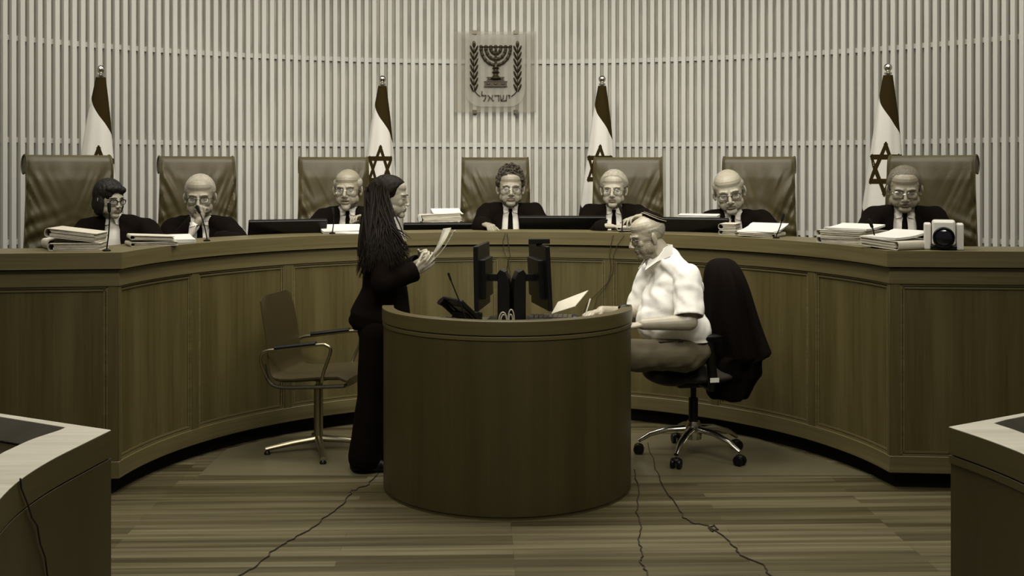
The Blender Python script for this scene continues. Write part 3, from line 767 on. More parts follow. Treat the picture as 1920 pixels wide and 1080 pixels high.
# ================================================================ PEOPLE
def smooth01(x): x = np.clip(x, 0, 1); return x*x*(3-2*x)
def head_prims(mb, M, s, neck_to=None, wide=1.0, ear=True, jaw=1.0, open_=0, fem=False):
    k = .80 if fem else 1
    """M: 4x4 head frame (origin at eye level between the ears, -Y forward); s scale"""
    R3 = M.to_3x3().normalized()
    T = lambda x, y, z: M @ Vector((x*s*wide, y*s, z*s))
    def el(c, r, rot=None):
        Rr = R3 if rot is None else R3 @ Euler(rot).to_matrix()
        mb.ell(T(*c), (r[0]*s*wide, r[1]*s, r[2]*s), Rr, n=20)
    el((0, .014, .034), (.077, .094, .083)); el((0, -.018, .0), (.066, .073, .085))
    el((0, -.004, .058), (.070, .080, .052))
    el((0, -.028, -.052), (.059*jaw, .058, .056)); el((0, -.067, -.093), (.029*jaw, .022, .021))
    for x in (-1, 1):
        el((x*.039, -.058, -.024), (.022*k, .020*k, .024)); el((x*.049*jaw, -.016, -.058), (.019, .036, .028)); el((x*.034*jaw, -.050, -.056), (.024*k, .026*k, .034))
        mb.cap(T(x*.012, -.087+(1-k)*.03, .018), .0085*s, T(x*.045, -.074+(1-k)*.03, .020), .0075*s)
        mb.ell(T(x*.0135, -.099, -.036), (.0085*s, .010*s, .0075*s), R3, n=12)
        if ear:
            el((x*.079, .010, -.010), (.0075, .019, .031), (.15, 0, x*.5)); el((x*.077, .004, -.032), (.007, .009, .011))
    nt = .008 if fem else 0; mb.cap(T(0, -.086, .010), .0070*s, T(0, -.110+nt, -.030), (.0105-nt*.25)*s); mb.ell(T(0, -.108+nt, -.033), ((.0115-nt*.3)*s, (.0115-nt*.3)*s, (.0095-nt*.2)*s), R3, n=14)
    el((0, -.063, -.057), (.034, .026, .033))
    el((0, -.0865, -.0585), (.025, .0095, .0052)); el((0, -.0848, -.0690-open_), (.022, .0095, .0062))
    if open_: el((0, -.073, -.098-open_), (.024, .02, .02))
    if neck_to is not None:
        nr = .050*s if not fem else .043*s
        mb.cap(T(0, .022, -.055), nr, neck_to, nr*1.08); mb.cap(T(0, .0, -.075), nr*.85, neck_to, nr)
def head_sculpt(v, M, s, wide=1.0, age=1.0, open_=0):
    soft = .55 if age < .3 else 1
    Mi = np.array(M.inverted()); L = v @ Mi[:3, :3].T+Mi[:3, 3]; L = L/s; L[:, 0] /= wide
    x, y, z = L.T; front = (y < -.03) & (np.abs(x) < .09) & (z > -.13) & (z < .12)
    dy = np.zeros(len(v)); g = lambda cx, cz, sx, sz: np.exp(-((x-cx)/sx)**2-((z-cz)/sz)**2)
    for q in (-1, 1):
        dy += soft*.0075*g(q*.031, .001, .016, .009)+.0022*g(q*.03, -.015, .018, .005)*age
        t = np.clip((-.034-z)/.036, 0, 1); dy +=   .0026*age*np.exp(-((x-q*(.021+.013*t))/.0035)**2)*((z < -.03) & (z > -.074))
    dy += .0045*np.exp(-((z+.0640+open_*.4)/(.0022+open_*.5))**2)*np.exp(-(x/.021)**4)*(1+open_*90)
    dy += .0015*np.exp(-((z+.084)/.006)**2)*np.exp(-(x/.025)**2)
    for zc in (.055, .067): dy += .0011*age*np.exp(-((z-zc-.002*np.cos(x*60))/.0022)**2)*np.exp(-(x/.045)**4)
    dy += .002*age*np.exp(-((np.abs(x)-.006)/.002)**2)*np.exp(-((z-.022)/.009)**2)
    dy = np.where(front, dy, 0)
    Mr = np.array(M.to_3x3().normalized()); v = v+np.outer(dy*s, Mr[:, 1])
    return v, L
def hand_prims(mb, w, d, n, side, curl=(.3, .4, .3), s=1.0, spread=.10, thumb=(.6, .75, .35), curls=None, thin=1.0):
    w = Vector(w); d = Vector(d).normalized(); n = Vector(n); n = (n-d*n.dot(d)).normalized(); t = d.cross(n)*side
    k = []
    for i, o in enumerate((.027, .009, -.009, -.026)):
        kp = w+d*(.088-.004*abs(i-1))*s+t*o*s; k.append(kp); mb.cap(w+d*.012*s+t*o*.65*s, .0125*s, kp, .0098*s*thin)
    mb.cap(w-d*.01*s, .020*s, w+d*.05*s, .017*s, sq=1)
    for i, (kp, L) in enumerate(zip(k, (.074, .083, .077, .060))):
        a = 0; p = kp; dirv = (d+t*spread*(1.5-i)).normalized(); ax = dirv.cross(n)
        cc = curls[i] if curls else curl
        for j, f in enumerate((.46, .30, .24)):
            a += cc[j]; dv = dirv*math.cos(a)+n*math.sin(a); q = p+dv*L*f*s
            mb.cap(p, (.0092-.0009*j)*s*thin, q, (.0085-.001*j)*s*thin); p = q
    b = w+d*.022*s+t*.020*s; td = (d*thumb[0]+t*thumb[1]+n*thumb[2]).normalized(); m = b+td*.038*s
    mb.cap(b, .014*s, m, .0105*s*thin); t2 = (td+d*.5+n*.2).normalized(); e = m+t2*.032*s; mb.cap(m, .0102*s*thin, e, .009*s*thin)
    t3 = (t2+n*.35).normalized(); mb.cap(e, .009*s*thin, e+t3*.024*s, .0075*s*thin)
def shell(M, s, keep, delta, wide=1.0, base=((0, .014, .034), (.077, .094, .083)), n=72, bump=0, freq=60, seed=0):
    """hair as a skull-hugging shell, only where keep(x,y,z)>0; sinks under the skin at its edge"""
    (cx, cy, cz), (rx, ry, rz) = base; h = n//2; X = []
    for i in range(h+1):
        a = math.pi*i/h
        for j in range(n): b = 2*math.pi*j/n; X.append((math.sin(a)*math.cos(b), math.sin(a)*math.sin(b), math.cos(a)))
    X = np.array(X); p = X*np.array((rx, ry, rz))+np.array((cx, cy, cz)); k = keep(p[:, 0], p[:, 1], p[:, 2])
    d = -.007+(delta+.007)*smooth01(k/.022)
    if bump: d = d+bump*(np.sin(p[:, 0]*freq*1.3+seed+np.sin(p[:, 2]*freq*.7)*1.3)*np.sin(p[:, 1]*freq+seed*2+p[:, 2]*freq*.8))*smooth01(k/.02)
    nn = X/np.array((rx, ry, rz)); nn /= np.linalg.norm(nn, axis=1)[:, None]; p = (p+nn*d[:, None])*s; p[:, 0] *= wide
    fs = []
    for i in range(h):
        for j in range(n):
            q = (i*n+j, i*n+(j+1) % n, (i+1)*n+(j+1) % n, (i+1)*n+j)
            if max(k[list(q)]) > -.002: fs.append(q)
    Mn = np.array(M); v = p @ Mn[:3, :3].T+Mn[:3, 3]; fs = np.array(fs)
    v, fs = delete_faces(v, fs, np.zeros(len(fs), bool)); return v, fs
def hl_short(x, y, z):      # positive where short hair grows
    side = z-np.interp(y, [-.09, -.06, -.045, -.03, -.015, .0, .03, .06, .11], [.090, .082, .060, .030, -.006, -.002, .0, -.03, -.055])
    return side+.006*np.cos(x*40)
def hl_bald(x, y, z):
    s_ = hl_short(x, y, z); top = np.minimum((.066-z)+np.clip((y-.05), 0, .05)*.5, 1)
    return np.minimum(s_, np.minimum(top, y+.035))
def glasses(M, s, par, m, wide=1.0, r=.0016, size=(.024, .017), topbar=False, drop=0, short=False):
    T = lambda x, y, z: M @ Vector((x*s*wide, y*s, z*s)); g = MB(); ls = MB()
    for q in (-1, 1):
        pts = []
        for i in range(20):
            a = 2*math.pi*i/20; ca, sa = math.cos(a), math.sin(a)
            ex = abs(ca)**.75*(1 if ca > 0 else -1)*size[0]; ez = abs(sa)**.75*(1 if sa > 0 else -1)*size[1]
            pts.append(T(q*.033+ex, -.097+abs(q*.033+ex)**2*4.2, -.004-drop+ez))
        g.tube(pts, r*s, 6, closed=True)
        if topbar: g.tube([pts[k] for k in range(0, 11)], r*1.6*s, 6)
        ls.add([p for p in pts], [list(range(20))])
        xe = q*(.033+size[0]); g.tube([T(xe, -.097+xe*xe*4.2, .003-drop), T(q*.070, -.070, .004-drop*.5)]+([] if short else [T(q*.0815, -.01, .002), T(q*.0815, .015, -.004)]), r*s, 6)
    g.tube([T(-.010, -.0975, .0-drop), T(0, -.1005, .003-drop), T(.010, -.0975, .0-drop)], r*s, 6)
    o = part('glasses', g, m, par)
    lm = mat('lens', (.7, .68, .6), .05, alpha=.10); l = part('lens', ls, lm, o, smooth=False); return o
def face_parts(M, s, par, wide=1.0, lid=.0055, brow=hair_g, brow_r=.0035, look=0, closed=False):
    T = lambda x, y, z: M @ Vector((x*s*wide, y*s, z*s)); R3 = M.to_3x3().normalized()
    for q in (-1, 1):
        e = MB(); e.ell(T(q*.031, -.0740, -.001), (.0128*s, .0095*s, lid*s), R3, n=16)
        e.ell(T(q*.031+look*.004, -.0800, -.002), (.0052*s, .0042*s, min(.0052, lid*.95)*s), R3, n=12, m=1)
        part('eye', e, [eye_w, eye_i], par)
        l = MB(); l.tube([T(q*(.031+(i-3)*.0045), -.0825+abs(i-3)**2*.0009, lid+.0008-abs(i-3)**2*.0006) for i in range(7)], .0012*s, 6); part('eyelid', l, eye_i if not closed else lip_m, par)
        b = MB(); b.tube([T(q*(.013+i*.0072), -.0925+.0006*i*i+.0008*i, .0185+.0035*math.sin(i*.75)) for i in range(6)], [brow_r*s*k for k in (.7, 1, 1, .95, .8, .5)], 6, flat=.6); part('eyebrow', b, brow, par)
class Fig:
    """a person: every limb is described once and used for body, shirt and outer garment at different girths"""
    def __init__(f, name, label, loc, rz, group=None):
        f.o = thing(name, label, 'person', loc, rz, group); f.inv = ROOT[f.o.name].inverted(); f.bvh = {}
    def L(f, p): return f.inv @ Vector(p)
    def Ld(f, d): return f.inv.to_3x3() @ Vector(d)
def seg_chain(mb, pts, rs, n=14):
    for i in range(len(pts)-1): mb.cap(pts[i], rs[i], pts[i+1], rs[i+1], n)
def torso_prims(mb, F_, g, chest=1.0, belly=1.0, hips=True):
    """F_: dict with pelvis, chest, neck, shL, shR (local)"""
    pe, ch, nk = F_['pelvis'], F_['chest'], F_['neck']; up = (ch-pe).normalized(); ac = (F_['shL']-F_['shR']).normalized(); fw = ac.cross(up); R = Matrix((ac, -fw, up)).transposed()
    # columns: across, back, up
    mb.ell(ch, (.150*chest+g, .098*chest+g, .165+g*.6), R, n=22)
    mb.ell((pe+ch)/2+fw*.015*belly, (.140*belly+g, .100*belly+g, .17+g*.5), R, n=22)
    mb.ell(pe, (.155*belly+g, .105*belly+g, .12+g*.5), R, n=20)
    for s_ in ('shL', 'shR'):
        sh = F_[s_]; mb.cap(nk+(sh-nk)*.12-up*.015, .048+g*.7, sh-up*.01, .052+g, 16); mb.ell(sh-up*.02, (.056+g, .056+g, .058+g), R, n=16)
        mb.cap(ch+up*.06+(sh-ch)*.2, .075+g, sh-up*.06-(sh-nk)*.15, .052+g, 14)
def cast(bv, o, d, off=.003):
    h = bv.ray_cast(Vector(o), Vector(d)); return None if h[0] is None else h[0]-Vector(d).normalized()*off
def cloth_wave(v, amp, f=16, seed=0, zk=.6):
    p = v*f; d = np.sin(p[:, 0]*1.7+seed+1.3*np.sin(p[:, 2]*zk+seed))*np.sin(p[:, 2]*.55*zk+p[:, 1]*1.4+seed*1.7)+.5*np.sin(p[:, 0]*3.1+p[:, 2]*1.3+seed)*np.sin(p[:, 1]*2.3-p[:, 2]*.9)
    return d*amp
def displace(v, f, d):
    a = v[f[:, 1]]-v[f[:, 0]]; b = v[f[:, 3]]-v[f[:, 0]]; n = np.cross(a, b); N = np.zeros_like(v)
    for k in range(4): np.add.at(N, f[:, k], n)
    N /= np.linalg.norm(N, axis=1)[:, None]+1e-12; return v+N*d[:, None]
def judge(px, pyt, pyc, label, hy=0, hp=0, hr=0, by=0, hair='short', hm=None, skin=None, glass=None, wide=1.0, jaw=1.0, open_=0, lid=.0042, age=1.0, brow=None, arms=None, tie=True, vw=.050, vox=.0042, sh_drop=0.0, shw=1.0, fwd=0.0, Rr=2.66, shirt=None, browr=.0035, look=0, shx=0.0, vrot=0.0):
    t = ring(px, Rr); pt = P(px, (pyt+pyc)/2, t); s = (pyc-pyt)*t/F/.236/max(.9, math.cos(math.radians(hp)))
    rz = facing(pt)*.75+math.radians(by)
    f = Fig('person', label, (pt.x, pt.y, PZ), rz, None); o = f.o
    hc = f.L(pt)+Vector((0, 0, 0)); M = Matrix.Translation(hc) @ (Euler((0, 0, math.radians(hy)-rz*.25)).to_matrix() @ Euler((-math.radians(hp)*-1, 0, 0)).to_matrix() @ Euler((0, math.radians(hr), 0)).to_matrix()).to_4x4()
    nk = Vector((shx*.5, hc.y+.035+.02, hc.z-.128*s-.006)); sz = nk.z-.030-sh_drop
    shL = Vector((.165*shw+shx, nk.y+.01-fwd*.2, sz)); shR = Vector((-.165*shw+shx, nk.y+.01-fwd*.2, sz))
    seat = .50; pe = Vector((shx, nk.y+.03+fwd, seat+.10)); ch = Vector((shx, nk.y+.02, sz-.13))
    D = dict(pelvis=pe, chest=ch, neck=nk, shL=shL, shR=shR)
    A = {}
    for sd, sg in (('L', 1), ('R', -1)):
        a = (arms or {}).get(sd)
        if a: el, wr, hd, hn, cu = a['el'], f.L(a['wr']), f.Ld(a['d']), f.Ld(a['n']), a.get('curl', (.5, .6, .4))
        else: wr = Vector((sg*.14+shx, nk.y-.33, .865)); el = None; hd = Vector((-sg*.6, -.8, 0)); hn = Vector((0, 0, -1)); cu = (.4, .5, .3)
        sh = D['sh'+sd]
        if el is None: el = (sh+wr)/2+Vector((sg*.10, .05, -.07))
        else: el = sh+Vector(el)
        A[sd] = (sh, el, wr, hd, hn, cu, a)
    def limbs(mb, g, sleeve=0, hands=False):
        for sd, sg in (('L', 1), ('R', -1)):
            sh, el, wr, hd, hn, cu, a = A[sd]
            if sleeve: seg_chain(mb, [sh, el, el+(wr-el)*.88], [.055+g, .050+g*1.1, .045+g*1.35])
            else: seg_chain(mb, [sh, el, wr-(wr-el)*.12], [.048+g, .040+g, .028+g]); 
            if hands:
                hand_prims(mb, wr, hd, hn, -sg, cu, s=.96, curls=(a or {}).get('curls'), thumb=(a or {}).get('thumb', (.6, .75, .35)))
                mb.cap(el, .036, wr, .024)
    # body: one surface from head to feet
    b = MB(); head_prims(b, M, s, nk, wide, jaw=jaw, open_=open_, fem=hair == 'bob'); torso_prims(b, D, -.022); limbs(b, -.004, hands=True)
    for sg in (-1, 1):
        kn = Vector((sg*.12+shx, pe.y-.42, seat+.08)); an = Vector((sg*.13+shx, pe.y-.36, .07)); seg_chain(b, [pe+Vector((sg*.08, 0, -.01)), kn, an], [.075, .055, .038]); b.cap(an-Vector((0, -.02, .02)), .035, an+Vector((0, -.13, -.035)), .028)
    v, fc = voxel(b, vox, 2); v, Lc = head_sculpt(v, M, s, wide, age, open_)
    ctr = Lc[fc].mean(axis=1); mi = np.zeros(len(fc), np.int32)
    lip = (np.abs(ctr[:, 0]) < .021) & (ctr[:, 1] < -.070) & (ctr[:, 2] < -.0545+.003*(1-np.abs(ctr[:, 0])/.02)) & (ctr[:, 2] > -.0755-open_); mi[lip] = 1
    sk = skin or skin_m; part('body', (v, fc, mi), [sk, lip_m], o)
    face_parts(M, s, o, wide, lid, brow or hm or hair_g, browr, look)
    hm = hm or hair_g
    if hair == 'short': h = shell(M, s, hl_short, .005, wide, bump=.0012, freq=160)
    elif hair == 'crop': h = shell(M, s, lambda x, y, z: hl_short(x, y, z)-.004, .0025, wide, bump=.0006, freq=200)
    elif hair == 'combed': h = shell(M, s, lambda x, y, z: hl_short(x, y, z)+.004*np.cos(x*30), .010, wide, bump=.0022, freq=110)
    elif hair == 'bald': h = shell(M, s, hl_bald, .005, wide, bump=.0012, freq=160)
    elif hair == 'stub': h = shell(M, s, lambda x, y, z: hl_bald(x, y, z)-.004, .0022, wide)
    elif hair == 'curly':
        m2 = MB(); rr = random.Random(5); T = lambda x, y, z: M @ Vector((x*s, y*s, z*s))
        for i in range(420):
            a = rr.uniform(0, 2*math.pi); zz = rr.uniform(-.25, 1); q = math.sqrt(1-zz*zz)
            p = Vector((.080*q*math.cos(a), .014+.096*q*math.sin(a), .036+.088*zz))
            if hl_short(p.x, p.y, p.z) < (.006 if p.z > .05 else .012): continue
            up_ = max(0, zz)*.018; r_ = rr.uniform(.008, .013)
            c = p+Vector((rr.uniform(-.006, .006), rr.uniform(-.004, .01), up_+rr.uniform(-.004, .010)))
            ax = Vector((rr.uniform(-1, 1), rr.uniform(-1, 1), rr.uniform(-1, 1))).normalized(); u_ = ax.orthogonal().normalized(); w_ = ax.cross(u_)
            m2.tube([T(*(c+u_*r_*math.cos(k*.9)+w_*r_*math.sin(k*.9)+ax*(k-4)*.0012)) for k in range(9)], .0036*s, 5)
        h = None; part('hair', m2, hm, o)
        h = shell(M, s, hl_short, .010, wide, bump=.004, freq=120)
    if hair == 'bob':
        m2 = MB(); T = lambda x, y, z: M @ Vector((x*s, y*s, z*s)); R3 = M.to_3x3().normalized()
        def el(c, r): m2.ell(T(*c), tuple(q*s for q in r), R3, n=24)
        el((0, .020, .046), (.088, .099, .088)); el((0, .030, .03), (.090, .092, .09)); el((0, .060, -.03), (.080, .062, .075))
        for x in (-1, 1): el((x*.068, .012, -.030), (.026, .050, .072))
        el((-.012, -.062, .074), (.062, .030, .030)); el((.022, -.066, .066), (.045, .024, .026)); el((-.045, -.048, .045), (.025, .03, .04))
        hv, hf = voxel(m2, .004, 2); hv = displace(hv, hf, .0018*np.sin(hv[:, 0]*330+3*np.sin(hv[:, 1]*40))*np.sin(hv[:, 1]*260)); part('hair', (hv, hf), hm, o)
    elif h is not None:
        ho = part('hair' if hair != 'curly' else 'hair_undercoat', h, hm, o)
        so = ho.modifiers.new('thick', 'SOLIDIFY'); so.thickness = .004; so.offset = -1
    if glass: glasses(M, s, o, glass.get('m', metal_d), wide, glass.get('r', .0014), glass.get('size', (.022, .015)), glass.get('top', False), glass.get('drop', .002), hair == 'bob')
    # shirt
    m3 = MB(); torso_prims(m3, D, .0); limbs(m3, .002); m3.cap(nk-Vector((0, 0, .03)), .062*s, nk+Vector((0, -.004, .012)), .057*s)
    sv, sf = voxel(m3, .008, 2); sv = displace(sv, sf, cloth_wave(sv, .0012, 30, px)); so = part('shirt', (sv, sf), shirt or shirt_m, o)
    bv = BVHTree.FromPolygons([tuple(q) for q in sv], [tuple(int(k) for k in q) for q in sf])
    # collar flaps and tie laid on the shirt front
    cm = MB(); yf = nk.y-.5; cz = nk.z+.010
    Rv = Matrix.Rotation(vrot, 3, 'Z')
    def on(x, z, off=.004):
        q = cast(bv, (nk.x+x, yf, z), (0, 1, 0), off); return q if q is not None else Vector((nk.x+x, nk.y-.06, z))
    band = [Vector((nk.x+.062*s*math.sin(a), nk.y-.002-.062*s*math.cos(a), cz-.012+.022*(1-math.cos(a))/2)) for a in [2*math.pi*i/28 for i in range(28)]]
    n_ = len(band); vs = [p for p in band]+[Vector((p.x, p.y, p.z+.026)) for p in band]; vs += [nk+(p-nk)*.93 for p in vs]
    cm.add(vs, [q for i in range(n_) for q in ((i, (i+1) % n_, n_+(i+1) % n_, n_+i), (2*n_+i, 3*n_+i, 3*n_+(i+1) % n_, 2*n_+(i+1) % n_), (n_+i, n_+(i+1) % n_, 3*n_+(i+1) % n_, 3*n_+i))])
    for q in (-1, 1):
        a = Vector((nk.x+q*.005, nk.y-.066*s, cz+.008)); b2 = Vector((nk.x+q*.056*s, nk.y-.030*s, cz+.024)); c2 = on(q*.050, cz-.038, .008); d2 = on(q*.020, cz-.030, .010)
        th = Vector((0, .004, 0)); vs = [a, b2, c2, d2, a+th, b2+th, c2+th, d2+th]; cm.add(vs, [(0, 1, 2, 3), (7, 6, 5, 4), (0, 4, 5, 1), (1, 5, 6, 2), (2, 6, 7, 3), (3, 7, 4, 0)])
    part('collar', cm, shirt or shirt_m, so)
    if tie:
        tm = MB(); rows = []
        for i in range(15):
            z = cz-.004-i*.026; wv = .015 if i == 0 else (.010 if i == 1 else .013+.0011*i); rows.append([on(-wv, z, .011-(.004 if i > 1 else -.006)), on(0, z, .014 if i > 1 else .020), on(wv, z, .011-(.004 if i > 1 else -.006))])
        vs = [p for r_ in rows for p in r_]; vs += [p+Vector((0, .006, 0)) for p in vs]; K = len(rows)*3; fs = []
        for i in range(len(rows)-1):
            for j in range(2): q = i*3+j; fs += [(q, q+1, q+4, q+3), (K+q, K+q+3, K+q+4, K+q+1)]
            fs += [(i*3, i*3+3, K+i*3+3, K+i*3), (i*3+2, K+i*3+2, K+i*3+5, i*3+5)]
        tm.add(vs, fs); part('tie', tm, suit_m, o)
    # robe with open front
    m4 = MB(); torso_prims(m4, D, .032, hips=True); limbs(m4, .022, sleeve=1)
    for sd in ('L', 'R'):
        sh, el = A[sd][0], A[sd][1]; m4.ell(sh+Vector((0, .0, -.012)), (.085, .085, .075), n=16)
    for sg in (-1, 1): m4.cap(pe+Vector((sg*.08, 0, -.02)), .11, Vector((sg*.13+shx, pe.y-.40, seat+.02)), .10)
    m4.cap(nk+Vector((0, .055, -.01)), .040, nk+Vector((0, .05, .005)), .034)
    rv, rf = voxel(m4, .008, 3); rv = displace(rv, rf, cloth_wave(rv, .0045, 13, px*.1)+cloth_wave(rv, .0035, 26, px*.2, .3))
    c = rv[rf].mean(axis=1); zz = nk.z+.03-c[:, 2]
    wv = vw+.02*np.clip(zz/.25, 0, 1)
    kill = (np.abs(c[:, 0]-nk.x-vrot*zz) < wv) & (c[:, 1] < nk.y-.02) & (c[:, 2] > .62) & (zz > -.2)
    kill |= ((c[:, 0]-nk.x)**2+(c[:, 1]-nk.y+.01)**2 < (.058*s)**2) & (c[:, 2] > nk.z-.03)
    rv, rf = delete_faces(rv, rf, kill); ro_ = part('robe', (rv, rf), robe_m, o)
    so_ = ro_.modifiers.new('thick', 'SOLIDIFY'); so_.thickness = .006; so_.offset = -1
    return f
hb = lambda px, back, dz=0: bench_pt(px, back, BT+dz)
judge(206, 339, 409, 'smiling woman with dark bob and dark-rimmed glasses turned toward the cropped man beside her', hy=42, hp=6, by=0, hair='bob', hm=hair_d, skin=skin_l, glass=dict(m=blk, r=.0022, size=(.023, .0145), top=True), tie=False, vw=.036, age=.7, brow=hair_d, lid=.0045, sh_drop=.03, jaw=.92, fwd=.05, shx=.03)
fist = P(378, 384, ring(378, 2.66)-.14)
judge(375, 328, 409, 'man with cropped grey hair in robe holding a fist against his mouth', hy=0, hp=8, hair='crop', glass=dict(m=metal_d, r=.0014, top=True), lid=.003, arms={'R': dict(el=(-.06, -.22, -.24), wr=fist+Vector((-.012, .0, -.095)), d=(.15, .1, 1), n=(.35, 1, .0), curl=(1.5, 1.6, .9), thumb=(.7, .3, .5))}, sh_drop=.02)
judge(652, 317, 392, 'bald elderly man in robe speaking, beside the standing woman', hy=-8, hp=4, hair='bald', open_=.006, lid=.0035, glass=dict(m=metal, r=.0009), arms={'L': dict(el=(.10, -.12, -.25), wr=P(690, 412, ring(680, 2.3)), d=(-.8, -.5, .3), n=(0, -.4, -1), curl=(.6, .7, .4))}, sh_drop=.02)
judge(957, 318, 388, 'curly haired man in robe and thin glasses under the wall emblem', hy=2, hp=2, hair='curly', hm=mat('hair_mid', (.030, .022, .010), .6, bump=.5), glass=dict(m=metal, r=.0011, size=(.019, .013)), lid=.0035, wide=1.03, arms={'R': dict(el=(-.09, -.20, -.23), wr=bench_pt(908, .25, BT+.04), d=(.55, -.85, -.15), n=(.2, -.1, -1), curl=(1.0, 1.2, .7), thumb=(.8, .5, .3))}, brow=hair_s)
judge(1151, 321, 390, 'grey haired man in wire glasses and robe reaching one hand over the clerk', hy=-10, hp=3, hair='combed', glass=dict(m=metal, r=.0012, size=(.021, .015)), lid=.0045, skin=skin_l, arms={'L': dict(el=(.10, -.20, -.16), wr=P(1206, 405, ring(1206, 2.12)), d=(-1, -.25, -.12), n=(-.1, -.2, -1), curls=((.15, .2, .1), (.35, .35, .2), (.5, .5, .3), (.6, .6, .4)), thumb=(.8, .4, .5)), 'R': dict(el=(-.04, -.2, -.26), wr=bench_pt(1136, .24, BT+.03), d=(.8, -.4, 0), n=(0, 0, -1))}, sh_drop=.0)
judge(1367, 319, 399, 'bald man in half-rim glasses and robe leaning sideways over his files', hy=-4, hp=14, hr=-9, hair='stub', glass=dict(m=metal_d, r=.0015, size=(.021, .014), top=True), lid=.002, skin=skin_l, fwd=.06, shx=.05, wide=1.02, brow=hair_s)
judge(1696, 314, 394, 'dark grey haired man in glasses and robe reading behind the white camera', hy=-6, hp=16, hair='crop', hm=hair_s, glass=dict(m=metal, r=.0012, size=(.024, .016)), lid=.002, fwd=.05, brow=hair_s, wide=1.06, jaw=1.1, vw=.058)
# ================================================================ STANDING WOMAN
f = Fig('person', 'standing woman in black trouser suit with long dark hair reading from sheets', P(712, 878, 6.15)*1.0, math.radians(90)); o = f.o
o.location.z = 0; ROOT[o.name] = Matrix.Translation((o.location.x, o.location.y, 0)) @ Matrix.Rotation(math.radians(90), 4, 'Z'); f.inv = ROOT[o.name].inverted()
def W(px, py, dt=0, T=6.15): return f.L(P(px, py, T+dt))
s = .985; hc = W(733, 370); M = Matrix.Translation(hc) @ (Euler((0, 0, math.radians(-3))).to_matrix() @ Euler((math.radians(5), 0, 0)).to_matrix()).to_4x4()
nk = W(717, 426); D = dict(pelvis=W(706, 590), chest=W(716, 487), neck=nk, shL=W(714, 447, .14), shR=W(714, 449, -.13))
armL = [D['shL'], W(736, 522, .20), W(786, 493, .06)]; armR = [D['shR'], W(716, 532, -.21), W(781, 508, -.13)]
legs = [[W(700, 625, -.085), W(694, 745, -.09), W(688, 858, -.09)], [W(712, 625, .085), W(712, 745, .09), W(712, 852, .10)]]
b = MB(); head_prims(b, M, s*.97, nk, .96, jaw=.88, fem=True); torso_prims(b, D, -.028, chest=.92, belly=.85)
for a in (armL, armR): seg_chain(b, a, [.042, .036, .023])
for a in legs: seg_chain(b, a, [.075, .055, .035]); b.cap(a[2]+Vector((0, .02, -.03)), .03, a[2]+Vector((0, -.11, -.045)), .016)
hdR = f.Ld(P(812, 484, 6.0)-P(783, 505, 6.02)); hdL = f.Ld(P(812, 474, 6.15)-P(788, 491, 6.2))
hand_prims(b, armR[2], hdR, Vector((.6, -.25, .5)), 1, (.55, .7, .5), s=.9, thumb=(.7, .35, .9)); hand_prims(b, armL[2], hdL, Vector((-.6, -.3, .4)), -1, (.9, 1.0, .7), s=.9, thumb=(.7, .35, .9))
v, fc = voxel(b, .0035, 2); v, Lc = head_sculpt(v, M, s*.97, .96, .15); ctr = Lc[fc].mean(axis=1); mi = np.zeros(len(fc), np.int32)
mi[(np.abs(ctr[:, 0]) < .021) & (ctr[:, 1] < -.070) & (ctr[:, 2] < -.0545) & (ctr[:, 2] > -.0755)] = 1
part('body', (v, fc, mi), [skin_l, lip_m], o); face_parts(M, s*.97, o, .96, .0045, hair_b, .0028)
# hair: smooth cap, drawn back, then long waves down the back and over the near shoulder
T = lambda x, y, z: M @ Vector((x*s, y*s, z*s)); R3 = M.to_3x3().normalized(); m2 = MB()
def el(c, r): m2.ell(T(*c), tuple(q*s for q in r), R3, n=28)
el((0, .026, .040), (.080, .092, .085)); el((0, .055, .0), (.074, .055, .070)); el((0, .095, .035), (.040, .040, .050))
for a, ra, c, rc in ((W(707, 372, -.02), .056, W(705, 415, -.05), .066), (W(705, 415, -.05), .066, W(706, 470, -.12), .070), (W(702, 400, .0), .068, W(696, 470, .0), .075), (W(704, 465, -.14), .062, W(722, 495, -.18), .045), (W(704, 430, -.105), .045, W(714, 490, -.175), .042), (W(722, 425, -.11), .045, W(736, 480, -.17), .036), (W(732, 440, -.10), .045, W(744, 475, -.14), .042), (W(715, 400, -.06), .05, W(734, 445, -.11), .046)): m2.cap(a, ra, c, rc, 20)
hv, hf = voxel(m2, .005, 3)
Mi = np.array(M.inverted()); Lh = (hv @ Mi[:3, :3].T+Mi[:3, 3])/s
ar = 6*np.sin(hv[:, 2]*9); st_ = np.sin(hv[:, 1]*260+ar*2+12*hv[:, 0])*np.sin(hv[:, 0]*190+ar); low = np.clip((-.02-Lh[:, 2])/.1, 0, 1)
hv = displace(hv, hf, st_*(.0015+.002*low)); part('hair', (hv, hf), hair_b, o)
hl_w = lambda x, y, z: z-np.interp(y, [-.09, -.075, -.055, -.035, -.02, -.008, .02, .11], [.080, .074, .062, .042, .016, .006, -.03, -.06])
part('hair_front', shell(M, s*.97, hl_w, .0105, .97, n=110, bump=.0012, freq=150), hair_b, o)
rr = random.Random(3); sm_ = MB()
